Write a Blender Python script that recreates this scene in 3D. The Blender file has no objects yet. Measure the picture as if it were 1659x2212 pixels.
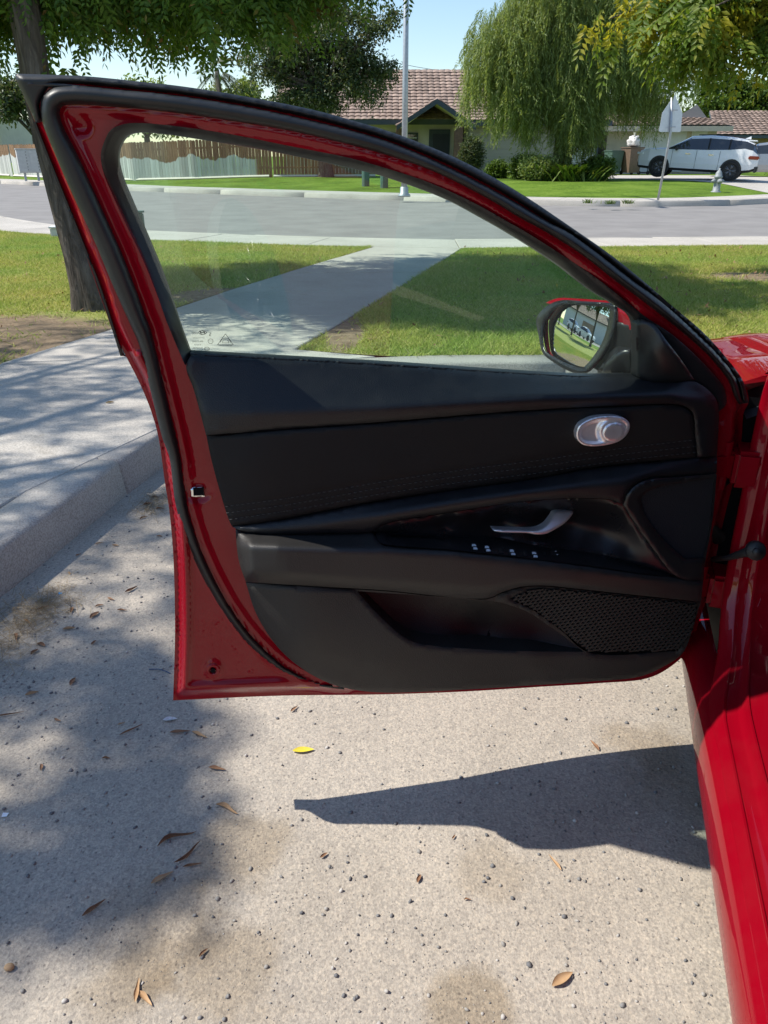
import bpy, bmesh, math, random
import numpy as np
from mathutils import Vector, Matrix
from mathutils.geometry import delaunay_2d_cdt
R = math.radians
SC = bpy.context.scene
COL = SC.collection
random.seed(7); RNG = np.random.default_rng(7)

# ------------------------------------------------------------------ camera, sky, sun, exposure
CAM_H = 1.29
PITCH = math.atan(771 / 1660)
cam_d = bpy.data.cameras.new('camera'); cam = bpy.data.objects.new('camera', cam_d); COL.objects.link(cam)
cam.location = (0, 0, CAM_H); cam.rotation_euler = (math.pi / 2 - PITCH, 0, 0)
cam_d.sensor_fit = 'HORIZONTAL'; cam_d.sensor_width = 36; cam_d.lens = 36 * 1660 / 1659
cam_d.clip_start = .02; cam_d.clip_end = 2000
SC.camera = cam
SUN = Vector((-.81, .035, 1.0)).normalized()          # direction towards the sun
w = bpy.data.worlds.new('World'); SC.world = w; w.use_nodes = True
nt = w.node_tree
sky = nt.nodes.new('ShaderNodeTexSky'); sky.sky_type = 'NISHITA'; sky.sun_disc = False
sky.sun_elevation = math.asin(SUN.z); sky.sun_rotation = math.atan2(SUN.x, SUN.y)
sky.air_density = 1.15; sky.dust_density = .15; sky.ozone_density = 3.5
nt.nodes['Background'].inputs['Strength'].default_value = .13
nt.links.new(sky.outputs['Color'], nt.nodes['Background'].inputs['Color'])
sl = bpy.data.lights.new('sun', 'SUN'); so = bpy.data.objects.new('sun', sl); COL.objects.link(so)
sl.energy = 4.6; sl.angle = R(.53); sl.color = (1, .95, .87)
so.rotation_euler = SUN.to_track_quat('Z', 'Y').to_euler()
vs = SC.view_settings; vs.view_transform = 'Standard'; vs.look = 'None'; vs.exposure = .45; vs.gamma = 1; vs.use_curve_mapping = False
SC.cycles.max_bounces = 10; SC.cycles.transparent_max_bounces = 24
SC.cycles.use_denoising = True

# ------------------------------------------------------------------ helpers
def new_mat(name):
    m = bpy.data.materials.new(name); m.use_nodes = True
    return m, m.node_tree, m.node_tree.nodes['Principled BSDF']
def ramp(nt, fac, stops):
    r = nt.nodes.new('ShaderNodeValToRGB'); e = r.color_ramp.elements
    while len(e) < len(stops): e.new(.5)
    for el, (p, c) in zip(e, stops):
        el.position = p; el.color = tuple(c) + (1,) if len(c) == 3 else c
    nt.links.new(fac, r.inputs[0]); return r.outputs[0]
def noise(nt, scale, detail=4, rough=.55, vec=None, dist=0):
    n = nt.nodes.new('ShaderNodeTexNoise'); n.inputs['Scale'].default_value = scale
    n.inputs['Detail'].default_value = detail; n.inputs['Roughness'].default_value = rough
    n.inputs['Distortion'].default_value = dist
    if vec is not None: nt.links.new(vec, n.inputs['Vector'])
    return n.outputs['Fac']
def coords(nt, scale=(1, 1, 1), kind='Object'):
    if kind == 'World':
        s = nt.nodes.new('ShaderNodeNewGeometry').outputs['Position']
    else:
        s = nt.nodes.new('ShaderNodeTexCoord').outputs['Object']
    mp = nt.nodes.new('ShaderNodeMapping'); mp.inputs['Scale'].default_value = scale
    nt.links.new(s, mp.inputs['Vector']); return mp.outputs[0]
def mixc(nt, fac, a, b, mode='MIX'):
    n = nt.nodes.new('ShaderNodeMix'); n.data_type = 'RGBA'; n.blend_type = mode
    for sock, v in ((n.inputs[0], fac), (n.inputs[6], a), (n.inputs[7], b)):
        if hasattr(v, 'is_linked') or isinstance(v, bpy.types.NodeSocket): nt.links.new(v, sock)
        elif isinstance(v, (int, float)): sock.default_value = v
        else: sock.default_value = tuple(v) + (1,)
    return n.outputs[2]
def mth(nt, op, a, b=None, clamp=False):
    n = nt.nodes.new('ShaderNodeMath'); n.operation = op; n.use_clamp = clamp
    for i, v in enumerate((a, b)):
        if v is None: continue
        if isinstance(v, bpy.types.NodeSocket): nt.links.new(v, n.inputs[i])
        else: n.inputs[i].default_value = v
    return n.outputs[0]
def bump(nt, bs, h, strength=.3, dist=.01):
    b = nt.nodes.new('ShaderNodeBump'); b.inputs['Strength'].default_value = strength; b.inputs['Distance'].default_value = dist
    nt.links.new(h, b.inputs['Height']); nt.links.new(b.outputs[0], bs.inputs['Normal']); return b
def pmat(name, c1, c2, scale=4, rough=.6, metal=0, bs_scale=0, bstr=.2, bdist=.004, coat=0, spec=.5, kind='Object', stretch=(1, 1, 1), island=0):
    m, t, b = new_mat(name)
    v = coords(t, stretch, kind)
    f = noise(t, scale, 5, .6, v)
    c = ramp(t, f, [(.3, c1), (.7, c2)])
    if island:
        g = t.nodes.new('ShaderNodeNewGeometry')
        k = mth(t, 'MULTIPLY_ADD', g.outputs['Random Per Island'], island)
        t.nodes[-1].inputs[2].default_value = 1 - island / 2
        c = mixc(t, 1.0, c, k, 'MULTIPLY')
    t.links.new(c, b.inputs['Base Color'])
    b.inputs['Roughness'].default_value = rough; b.inputs['Metallic'].default_value = metal
    b.inputs['Coat Weight'].default_value = coat; b.inputs['Coat Roughness'].default_value = .03
    b.inputs['Specular IOR Level'].default_value = spec
    if bs_scale: bump(t, b, noise(t, bs_scale, 3, .6, v), bstr, bdist)
    return m

def tag(o, label=None, cat=None, group=None, kind=None):
    if label: o['label'] = label
    if cat: o['category'] = cat
    if group: o['group'] = group
    if kind: o['kind'] = kind
    return o
def link(name, me, mat=None, parent=None, smooth=False):
    if mat is not None and len(me.materials) == 0: me.materials.append(mat)
    o = bpy.data.objects.new(name, me); COL.objects.link(o)
    if smooth: me.polygons.foreach_set('use_smooth', [True] * len(me.polygons))
    if parent is not None:
        o.parent = parent
        if parent.get('world_built'): o.matrix_parent_inverse = Matrix.Translation(parent.location).inverted() if parent.type == 'EMPTY' else Matrix()
    return o
def mesh(name, v, f, mat=None, parent=None, smooth=False):
    me = bpy.data.meshes.new(name); me.from_pydata([tuple(map(float, p)) for p in v], [], [tuple(map(int, q)) for q in f]); me.update()
    return link(name, me, mat, parent, smooth)
def raw_mesh(name, V, F, mat=None, parent=None, smooth=False):
    """V (n,3) array, F (m,k) array of equal-size faces."""
    me = bpy.data.meshes.new(name); V = np.asarray(V, np.float32); F = np.asarray(F, np.int32); k = F.shape[1]
    me.vertices.add(len(V)); me.vertices.foreach_set('co', V.ravel())
    me.loops.add(F.size); me.loops.foreach_set('vertex_index', F.ravel())
    me.polygons.add(len(F)); me.polygons.foreach_set('loop_start', np.arange(0, F.size, k, dtype=np.int32))
    me.update(calc_edges=True)
    return link(name, me, mat, parent, smooth)
def thing(name, label, cat, loc=(0, 0, 0), rz=0, group=None, world=False):
    o = bpy.data.objects.new(name, None); COL.objects.link(o); o.location = loc; o.rotation_euler = (0, 0, rz)
    o.empty_display_size = .1
    if world: o['world_built'] = 1
    return tag(o, label, cat, group)
class MB:
    def __init__(s): s.v = []; s.f = []
    def add(s, v, f):
        n = len(s.v); s.v += [tuple(p) for p in v]; s.f += [tuple(i + n for i in q) for q in f]; return s
    def box(s, c, d, rz=0, bev=0, M=None):
        bm = bmesh.new(); bmesh.ops.create_cube(bm, size=1)
        bmesh.ops.scale(bm, vec=d, verts=bm.verts)
        if bev: bmesh.ops.bevel(bm, geom=bm.edges[:], offset=bev, segments=2, affect='EDGES')
        T = Matrix.Translation(c) @ Matrix.Rotation(rz, 4, 'Z') @ (M or Matrix())
        bm.verts.index_update()
        r = s.add([T @ v.co for v in bm.verts], [[v.index for v in f.verts] for f in bm.faces]); bm.free(); return r
    def lathe(s, prof, c=(0, 0, 0), n=16, M=None, cap=True):
        M = M or Matrix(); c = Vector(c); v = []; f = []
        for r, z in prof:
            for i in range(n):
                a = 2 * math.pi * i / n; v.append(c + M @ Vector((r * math.cos(a), r * math.sin(a), z)))
        for j in range(len(prof) - 1):
            for i in range(n):
                f.append((j * n + i, j * n + (i + 1) % n, (j + 1) * n + (i + 1) % n, (j + 1) * n + i))
        if cap: f.append(tuple(range(n))[::-1]); f.append(tuple((len(prof) - 1) * n + i for i in range(n)))
        return s.add(v, f)
    def tube(s, P, rad, n=8, cap=True, flat=None):
        P = [Vector(p) for p in P]; rad = rad if hasattr(rad, '__len__') else [rad] * len(P); v = []; f = []
        up = Vector((0, 0, 1)); prev = None
        for i, p in enumerate(P):
            t = (P[min(i + 1, len(P) - 1)] - P[max(i - 1, 0)]).normalized()
            x = (prev - t * prev.dot(t)) if prev is not None else t.cross(up if abs(t.z) < .95 else Vector((1, 0, 0)))
            x.normalize(); prev = x; y = t.cross(x)
            for k in range(n):
                a = 2 * math.pi * k / n; v.append(p + (x * math.cos(a) + y * math.sin(a) * (flat or 1)) * rad[i])
        for j in range(len(P) - 1):
            for k in range(n): f.append((j * n + k, j * n + (k + 1) % n, (j + 1) * n + (k + 1) % n, (j + 1) * n + k))
        if cap: f.append(tuple(range(n))[::-1]); f.append(tuple((len(P) - 1) * n + k for k in range(n)))
        return s.add(v, f)
    def quad(s, a, b, c, d): return s.add([a, b, c, d], [(0, 1, 2, 3)])
    def build(s, name, mat, parent=None, smooth=False): return mesh(name, s.v, s.f, mat, parent, smooth)
def dup(o, parent=None, loc=None, rz=None, label=None):
    c = o.copy(); COL.objects.link(c)
    if parent is not None: c.parent = parent
    if loc is not None: c.location = loc
    if rz is not None: c.rotation_euler = (0, 0, rz)
    if label: c['label'] = label
    for ch in [q for q in bpy.data.objects if q.parent == o]: dup(ch, c)
    return c
def inpoly(P, poly):
    P = np.asarray(P, float); poly = np.asarray(poly, float); x, y = P[:, 0], P[:, 1]; ins = np.zeros(len(P), bool); j = len(poly) - 1
    for i in range(len(poly)):
        xi, yi = poly[i]; xj, yj = poly[j]
        if yi != yj:
            c = ((yi > y) != (yj > y)) & (x < (xj - xi) * (y - yi) / (yj - yi) + xi); ins ^= c
        j = i
    return ins
def resample(loop, step, closed=True, ang=38):
    """Smooth curve through the points, corners sharper than ang stay corners."""
    L = [np.array(p[:2], float) for p in loop]; n = len(L)
    def corner(i):
        if not closed and i in (0, n - 1): return True
        a = L[i] - L[i - 1]; b = L[(i + 1) % n] - L[i]
        c = np.dot(a, b) / (np.linalg.norm(a) * np.linalg.norm(b) + 1e-9); return math.degrees(math.acos(max(-1, min(1, c)))) > ang
    C = [corner(i) for i in range(n)]; out = []
    for i in range(n if closed else n - 1):
        p1, p2 = L[i], L[(i + 1) % n]
        p0 = L[i - 1] if not C[i] else p1 + (p1 - p2) * .0 + (p1 - p2); p3 = L[(i + 2) % n] if not C[(i + 1) % n] else p2 + (p2 - p1)
        d = np.linalg.norm(p2 - p1); k = max(1, int(round(d / step)))
        # centripetal tangents
        d01 = max(np.linalg.norm(p1 - p0), 1e-6) ** .5; d12 = max(d, 1e-6) ** .5; d23 = max(np.linalg.norm(p3 - p2), 1e-6) ** .5
        m1 = (p2 - p1) + d12 * ((p1 - p0) / d01 - (p2 - p0) / (d01 + d12)); m2 = (p2 - p1) + d12 * ((p3 - p2) / d23 - (p3 - p1) / (d12 + d23))
        for q in range(k):
            t = q / k; out.append((2 * t**3 - 3 * t**2 + 1) * p1 + (t**3 - 2 * t**2 + t) * m1 + (-2 * t**3 + 3 * t**2) * p2 + (t**3 - t**2) * m2)
    if not closed: out.append(L[-1])
    return np.array(out)
def tps(ctrl):
    C = np.array(ctrl, float); X = C[:, :2] / 500; n = len(C)
    def U(d2): return np.where(d2 > 1e-12, d2 * np.log(d2 + 1e-12), 0)
    K = U(((X[:, None] - X[None]) ** 2).sum(-1)) + np.eye(n) * 1e-4
    P = np.c_[np.ones(n), X]; A = np.block([[K, P], [P.T, np.zeros((3, 3))]])
    s = np.linalg.solve(A, np.r_[C[:, 2], 0, 0, 0])
    return lambda p: U((((np.asarray(p)[:, None, :2] / 500) - X[None]) ** 2).sum(-1)) @ s[:n] + np.c_[np.ones(len(p)), np.asarray(p)[:, :2] / 500] @ s[n:]
def triangulate(loops, g):
    """loops of 2-D points -> (points, triangles, number of outline points), filled with a grid of spacing g."""
    allp = np.vstack(loops); edges = []; n = 0
    for L in loops:
        edges += [(n + i, n + (i + 1) % len(L)) for i in range(len(L))]; n += len(L)
    mn, mx = allp.min(0), allp.max(0)
    X, Y = np.meshgrid(np.arange(mn[0] + g / 2, mx[0], g), np.arange(mn[1] + g / 2, mx[1], g)); X[1::2] += g / 2
    G = np.c_[X.ravel(), Y.ravel()]
    ins = np.zeros(len(G), bool)
    for L in loops: ins ^= inpoly(G, L)
    G = G[ins]
    if len(G):
        dm = np.min([np.min(((G[:, None] - L[None]) ** 2).sum(-1), 1) for L in loops], 0) ** .5; G = G[dm > .55 * g]
    pts = np.vstack([allp, G]) if len(G) else allp
    v, e, f, ov, oe, of = delaunay_2d_cdt([Vector(p) for p in pts], edges, [], 0, 1e-5)
    v = np.array([tuple(p) for p in v]); f = np.array([t for t in f if len(t) == 3])
    c = v[f].mean(1); keep = np.zeros(len(c), bool)
    for L in loops: keep ^= inpoly(c, L)
    return v, f[keep]

# pixel of a 1659 x 2212 survey grid -> ray from the survey point, used to measure real positions
CP, SP = math.cos(PITCH), math.sin(PITCH)
def rays(p):
    p = np.atleast_2d(np.asarray(p, float)); v = (1106 - p[:, 1]) / 1660
    return np.c_[(p[:, 0] - 829.5) / 1660, CP + v * SP, -SP + v * CP]
def gnd(x, y, z=0):
    r = rays((x, y))[0]; t = (CAM_H - z) / -r[2]; return Vector((r[0] * t, r[1] * t, z))
def at(x, y, Y):
    r = rays((x, y))[0]; t = Y / r[1]; return Vector((r[0] * t, Y, CAM_H + r[2] * t))

# ------------------------------------------------------------------ materials
M = {}
def concrete(name, a, b, seams=False, k=1.0):
    m, t, s = new_mat(name); v = coords(t, kind='World')
    c = mixc(t, ramp(t, noise(t, 1.3, 6, .6, v), [(.35, (0, 0, 0)), (.7, (1, 1, 1))]), a, b)
    sp = ramp(t, noise(t, 160, 2, .5, v), [(.35, (.72, .72, .72)), (.6, (1.08, 1.08, 1.08))])
    c = mixc(t, 1.0, c, sp, 'MULTIPLY')
    st = ramp(t, noise(t, 4.5, 5, .65, v, .6), [(.58, (1, 1, 1)), (.75, (.72, .70, .66))])
    c = mixc(t, .7, c, st, 'MULTIPLY')
    t.links.new(c, s.inputs['Base Color']); s.inputs['Roughness'].default_value = .92; s.inputs['Specular IOR Level'].default_value = .25
    h = mth(t, 'ADD', noise(t, 220, 3, .6, v), mth(t, 'MULTIPLY', noise(t, 45, 4, .6, v), 1.2))
    bump(t, s, h, .35 * k, .004); return m
M['walk'] = concrete('concrete_walk', (.43, .40, .355), (.54, .50, .44))
M['kerb'] = concrete('concrete_kerb', (.33, .31, .285), (.45, .42, .38), k=1.6)
M['farwalk'] = concrete('concrete_far', (.45, .42, .37), (.55, .51, .45))
# pavement of the parking bay: worn, sandy, stained, raked by old broom marks
def pavement():
    m, t, s = new_mat('worn_pavement'); v = coords(t, kind='World')
    big = ramp(t, noise(t, 1.1, 6, .62, v, .4), [(.3, (.34, .30, .25)), (.72, (.50, .445, .375))])
    fine = ramp(t, noise(t, 190, 3, .62, v), [(.3, (.72, .72, .73)), (.5, (.96, .96, .95)), (.68, (1.14, 1.12, 1.09))])
    c = mixc(t, 1.0, big, fine, 'MULTIPLY')
    vo = t.nodes.new('ShaderNodeTexVoronoi'); vo.inputs['Scale'].default_value = 75; t.links.new(v, vo.inputs['Vector'])
    sp = ramp(t, vo.outputs['Distance'], [(.0, (.42, .42, .45)), (.16, (.6, .6, .62)), (.24, (1, 1, 1))])
    rnd = ramp(t, vo.outputs['Color'], [(.55, (0, 0, 0)), (.6, (1, 1, 1))])
    c = mixc(t, mth(t, 'MULTIPLY', rnd, .8), c, mixc(t, 1, c, sp, 'MULTIPLY'))
    v3 = t.nodes.new('ShaderNodeTexVoronoi'); v3.inputs['Scale'].default_value = 150; t.links.new(v, v3.inputs['Vector'])
    c = mixc(t, .35, c, mixc(t, 1, c, ramp(t, v3.outputs['Color'], [(.2, (.62, .62, .64)), (.5, (1, 1, 1)), (.85, (1.38, 1.33, 1.25))]), 'MULTIPLY'))
    # brown damp stains where the photograph has them
    for (px, py, rad, amt) in ((520, 1830, .12, .5), (340, 2010, .14, .35), (280, 2110, .10, .4), (1010, 2185, .085, .6), (1060, 1880, .09, .3), (1400, 1620, .13, .45), (480, 2090, .13, .45), (1480, 1680, .15, .3)):
        q = gnd(px, py)
        d = t.nodes.new('ShaderNodeVectorMath'); d.operation = 'DISTANCE'; d.inputs[1].default_value = q; t.links.new(v, d.inputs[0])
        dd = mth(t, 'ADD', d.outputs['Value'], mth(t, 'MULTIPLY', mth(t, 'SUBTRACT', noise(t, 9, 4, .6, v), .5), rad * 1.6))
        k = ramp(t, mth(t, 'DIVIDE', dd, rad), [(.55, (amt,) * 3), (1.0, (0, 0, 0))])
        c = mixc(t, k, c, mixc(t, 1, c, (.62, .54, .42), 'MULTIPLY'))
    t.links.new(c, s.inputs['Base Color']); s.inputs['Roughness'].default_value = .95; s.inputs['Specular IOR Level'].default_value = .2
    vr = t.nodes.new('ShaderNodeMapping'); vr.inputs['Rotation'].default_value = (0, 0, R(-24)); vr.inputs['Scale'].default_value = (26, 1.3, 1)
    t.links.new(v, vr.inputs['Vector'])
    broom = ramp(t, noise(t, 1.0, 3, .5, vr.outputs[0]), [(.36, (0, 0, 0)), (.44, (1, 1, 1))])
    h = mth(t, 'ADD', mth(t, 'MULTIPLY', noise(t, 130, 4, .65, v), 1.0), mth(t, 'MULTIPLY', noise(t, 30, 4, .6, v), .9))
    h = mth(t, 'ADD', h, mth(t, 'MULTIPLY', broom, .10)); bump(t, s, h, .55, .005); return m
M['pave'] = pavement()
M['asphalt'] = pmat('asphalt', (.21, .197, .185), (.275, .26, .242), 1.2, .9, bs_scale=120, bstr=.4, kind='World', spec=.3)
def grass_mat(name, a, b, c3, sc=1.0, lo=.38, hi=.62):
    m, t, s = new_mat(name); v = coords(t, kind='World')
    f = mth(t, 'ADD', mth(t, 'MULTIPLY', noise(t, 1.1 * sc, 5, .6, v), .6), mth(t, 'MULTIPLY', noise(t, 11 * sc, 4, .6, v), .4))
    c = ramp(t, f, [(lo, a), (.5, b), (hi, c3)])
    fine = ramp(t, noise(t, 60 * sc, 3, .6, v), [(.3, (.55, .6, .5)), (.65, (1.25, 1.25, 1.2))])
    t.links.new(mixc(t, 1, c, fine, 'MULTIPLY'), s.inputs['Base Color']); s.inputs['Roughness'].default_value = .9; s.inputs['Specular IOR Level'].default_value = .15
    bump(t, s, noise(t, 45 * sc, 4, .7, v), .9, .03); return m
M['farlawn'] = grass_mat('far_lawn', (.07, .125, .012), (.12, .20, .02), (.17, .25, .035), .6)
def lawn_soil():
    m, t, s = new_mat('lawn_soil'); v = coords(t, kind='World')
    g = ramp(t, noise(t, 7, 5, .6, v), [(.3, (.22, .25, .06)), (.7, (.36, .37, .13))])
    d = ramp(t, noise(t, 14, 5, .65, v), [(.3, (.17, .125, .08)), (.7, (.33, .25, .165))])
    k = None
    for (x, y, ax, ay) in DIRT:
        mp = t.nodes.new('ShaderNodeMapping'); mp.vector_type = 'TEXTURE'; mp.inputs['Location'].default_value = (x, y, 0); mp.inputs['Scale'].default_value = (ax, ay, 10)
        t.links.new(v, mp.inputs['Vector'])
        ln = t.nodes.new('ShaderNodeVectorMath'); ln.operation = 'LENGTH'; t.links.new(mp.outputs[0], ln.inputs[0])
        q = mth(t, 'SUBTRACT', 1.25, mth(t, 'ADD', ln.outputs['Value'], mth(t, 'MULTIPLY', noise(t, 3.5, 4, .6, v), .55)), True)
        k = q if k is None else mth(t, 'MAXIMUM', k, q)
    k = ramp(t, k, [(.0, (0, 0, 0)), (.25, (1, 1, 1))])
    t.links.new(mixc(t, k, g, d), s.inputs['Base Color']); s.inputs['Roughness'].default_value = .95; s.inputs['Specular IOR Level'].default_value = .1
    bump(t, s, noise(t, 60, 4, .7, v), .8, .02); return m
DIRT = [(-2.75, 5.35, 1.15, .95), (-4.2, 5.0, 1.6, .8), (-1.5, 7.1, .5, .5), (4.0, 8.25, .85, .45), (-.28, 5.5, .16, .7), (-5.5, 4.6, 2, 1.2)]
M['soil'] = lawn_soil()
def blade_mat():
    m, t, s = new_mat('grass_blades'); g = t.nodes.new('ShaderNodeNewGeometry'); v = coords(t, kind='World')
    c = ramp(t, g.outputs['Random Per Island'], [(0, (.24, .31, .06)), (.45, (.36, .43, .10)), (.8, (.48, .52, .17)), (1, (.58, .50, .26))])
    big = ramp(t, noise(t, .9, 4, .6, v), [(.3, (.72, .92, .7)), (.7, (1.25, 1.04, 1.0))])
    c = mixc(t, 1, c, big, 'MULTIPLY')
    t.links.new(c, s.inputs['Base Color']); s.inputs['Roughness'].default_value = .75; s.inputs['Specular IOR Level'].default_value = .2
    tr = t.nodes.new('ShaderNodeBsdfTranslucent'); t.links.new(c, tr.inputs['Color'])
    mx = t.nodes.new('ShaderNodeMixShader'); mx.inputs[0].default_value = .45
    t.links.new(s.outputs[0], mx.inputs[1]); t.links.new(tr.outputs[0], mx.inputs[2]); t.links.new(mx.outputs[0], t.nodes['Material Output'].inputs['Surface']); return m
M['blade'] = blade_mat()
def leaf_mat(name, stops, patch=None, trans=.45, rough=.5):
    m, t, s = new_mat(name); g = t.nodes.new('ShaderNodeNewGeometry'); v = coords(t, kind='World')
    c = ramp(t, g.outputs['Random Per Island'], stops)
    if patch:
        col, sc, lo, hi = patch
        c = mixc(t, mth(t, 'MULTIPLY', ramp(t, noise(t, sc, 3, .5, v), [(lo, (0, 0, 0)), (hi, (1, 1, 1))]), .85), c, col)
    t.links.new(c, s.inputs['Base Color']); s.inputs['Roughness'].default_value = rough; s.inputs['Specular IOR Level'].default_value = .35
    tr = t.nodes.new('ShaderNodeBsdfTranslucent'); t.links.new(mixc(t, 1, c, (1.3, 1.25, .6), 'MULTIPLY'), tr.inputs['Color'])
    mx = t.nodes.new('ShaderNodeMixShader'); mx.inputs[0].default_value = trans
    t.links.new(s.outputs[0], mx.inputs[1]); t.links.new(tr.outputs[0], mx.inputs[2]); t.links.new(mx.outputs[0], t.nodes['Material Output'].inputs['Surface']); return m
M['pist'] = leaf_mat('shade_tree_leaf', [(0, (.05, .11, .02)), (.6, (.10, .19, .03)), (.95, (.16, .26, .045)), (1, (.24, .13, .05))], ((.14, .08, .035), 1.4, .62, .70), .45)
M['yell'] = leaf_mat('autumn_leaf', [(0, (.09, .16, .02)), (.5, (.15, .23, .03)), (1, (.24, .28, .05))], ((.45, .40, .04), 1.9, .56, .63), .5)
M['pepper'] = leaf_mat('pepper_leaf', [(0, (.15, .21, .06)), (.6, (.24, .31, .10)), (1, (.33, .38, .14))], None, .4)
M['oak'] = leaf_mat('dark_tree_leaf', [(0, (.05, .08, .035)), (.6, (.09, .125, .05)), (.85, (.15, .18, .07)), (1, (.20, .175, .13))], None, .25)
M['hedge'] = leaf_mat('hedge_leaf', [(0, (.06, .11, .015)), (1, (.12, .19, .03))], None, .3)
M['lily'] = leaf_mat('strap_leaf', [(0, (.04, .09, .012)), (.7, (.08, .14, .02)), (1, (.2, .23, .05))], None, .3)
M['palm'] = leaf_mat('palm_leaf', [(0, (.10, .115, .075)), (1, (.15, .16, .10))], None, .2)
def bark():
    m, t, s = new_mat('bark'); v = coords(t, (9, 9, 1.6), 'World'); n = noise(t, 2.2, 6, .65, v, .8)
    c = ramp(t, n, [(.3, (.05, .042, .035)), (.55, (.135, .115, .095)), (.75, (.22, .195, .16))])
    t.links.new(c, s.inputs['Base Color']); s.inputs['Roughness'].default_value = .95; s.inputs['Specular IOR Level'].default_value = .15
    bump(t, s, n, 1.0, .05); return m
M['bark'] = bark()
# car materials
def paint(name, base, metal=.0, coat=1, rough=.4, orange=.0):
    m, t, s = new_mat(name); v = coords(t)
    fl = ramp(t, noise(t, 1500, 1, .5, v), [(.3, tuple(x * .88 for x in base)), (.7, base)])
    dust = noise(t, 6, 6, .65, v)
    c = mixc(t, mth(t, 'MULTIPLY', ramp(t, dust, [(.45, (0, 0, 0)), (.8, (1, 1, 1))]), .018), fl, (.42, .36, .30))
    t.links.new(c, s.inputs['Base Color']); s.inputs['Metallic'].default_value = metal; s.inputs['Roughness'].default_value = rough
    s.inputs['Specular IOR Level'].default_value = .02
    s.inputs['Coat Weight'].default_value = coat * .75; s.inputs['Coat IOR'].default_value = 1.5
    t.links.new(ramp(t, dust, [(.3, (.008,) * 3), (.8, (.03,) * 3)]), s.inputs['Coat Roughness'])
    return m
M['red'] = paint('red_paint', (.25, .0004, .008), .0, rough=.6)
M['white'] = paint('white_paint', (.78, .79, .80)); M['silver'] = paint('silver_paint', (.32, .34, .36), .6)
def trim(name, base, rough, grain, gs, gd, spec=.4, dust=.0, weave=False):
    m, t, s = new_mat(name); v = coords(t)
    a = noise(t, 14, 6, .65, v)
    d = mth(t, 'MULTIPLY', ramp(t, a, [(.45, (0, 0, 0)), (.75, (1, 1, 1))]), dust)
    t.links.new(mixc(t, d, base, (.25, .235, .22)), s.inputs['Base Color'])
    t.links.new(ramp(t, a, [(.3, (rough - .06,) * 3), (.7, (rough + .08,) * 3)]), s.inputs['Roughness']); s.inputs['Specular IOR Level'].default_value = spec
    if weave:
        wv = t.nodes.new('ShaderNodeTexWave'); wv.bands_direction = 'DIAGONAL'; wv.inputs['Scale'].default_value = gs; t.links.new(v, wv.inputs['Vector']); h = wv.outputs['Fac']
    else:
        vo = t.nodes.new('ShaderNodeTexVoronoi'); vo.inputs['Scale'].default_value = gs; t.links.new(v, vo.inputs['Vector']); h = vo.outputs['Distance']
    bump(t, s, h, grain, gd); return m
M['pad'] = trim('soft_black_trim', (.0065, .007, .009), .42, .35, 600, .0012, .42, .02)
M['insert'] = trim('woven_black_insert', (.0075, .0068, .0075), .6, .5, 260, .0008, .28, .012, True)
M['arm'] = trim('armrest_black', (.019, .018, .0175), .45, .35, 600, .0010, .42, .02)
M['low'] = trim('lower_hard_trim', (.029, .027, .025), .6, .5, 500, .0012, .32, .025)
M['gloss'] = trim('satin_black', (.010, .010, .012), .30, .1, 900, .0003, .5, .02)
M['cloth'] = trim('speaker_cloth', (.017, .018, .022), .8, .9, 700, .0008, .2, .01)
M['rubber'] = trim('black_rubber', (.008, .0095, .010), .46, .15, 500, .0004, .5, .04)
M['sail'] = trim('sail_plastic', (.010, .010, .011), .40, .25, 900, .0005, .5, .03)
M['hole'] = trim('recess_shade', (.006, .006, .007), .8, .1, 300, .0004, .1)  # near-black: the shade inside holes and recesses is put into the colour
M['tyre'] = trim('tyre_rubber', (.018, .018, .018), .8, .5, 200, .002, .3, .15)
M['metal'] = pmat('satin_silver', (.82, .78, .79), (.90, .86, .87), 30, .36, .72)
M['chrome'] = pmat('latch_steel', (.7, .7, .7), (.8, .8, .8), 30, .12, 1.0)
M['alloy'] = pmat('dark_alloy', (.16, .16, .17), (.24, .24, .25), 20, .3, .8)
M['mirror'] = pmat('mirror_silver', (.86, .88, .88), (.90, .92, .92), 2, .0, 1.0)
M['thread'] = pmat('stitch_thread', (.028, .027, .027), (.045, .043, .042), 60, .7)
M['print'] = pmat('white_print', (.75, .78, .8), (.85, .88, .9), 30, .5)
M['mark'] = pmat('glass_print', (.012, .014, .014), (.03, .03, .03), 30, .6)
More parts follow.
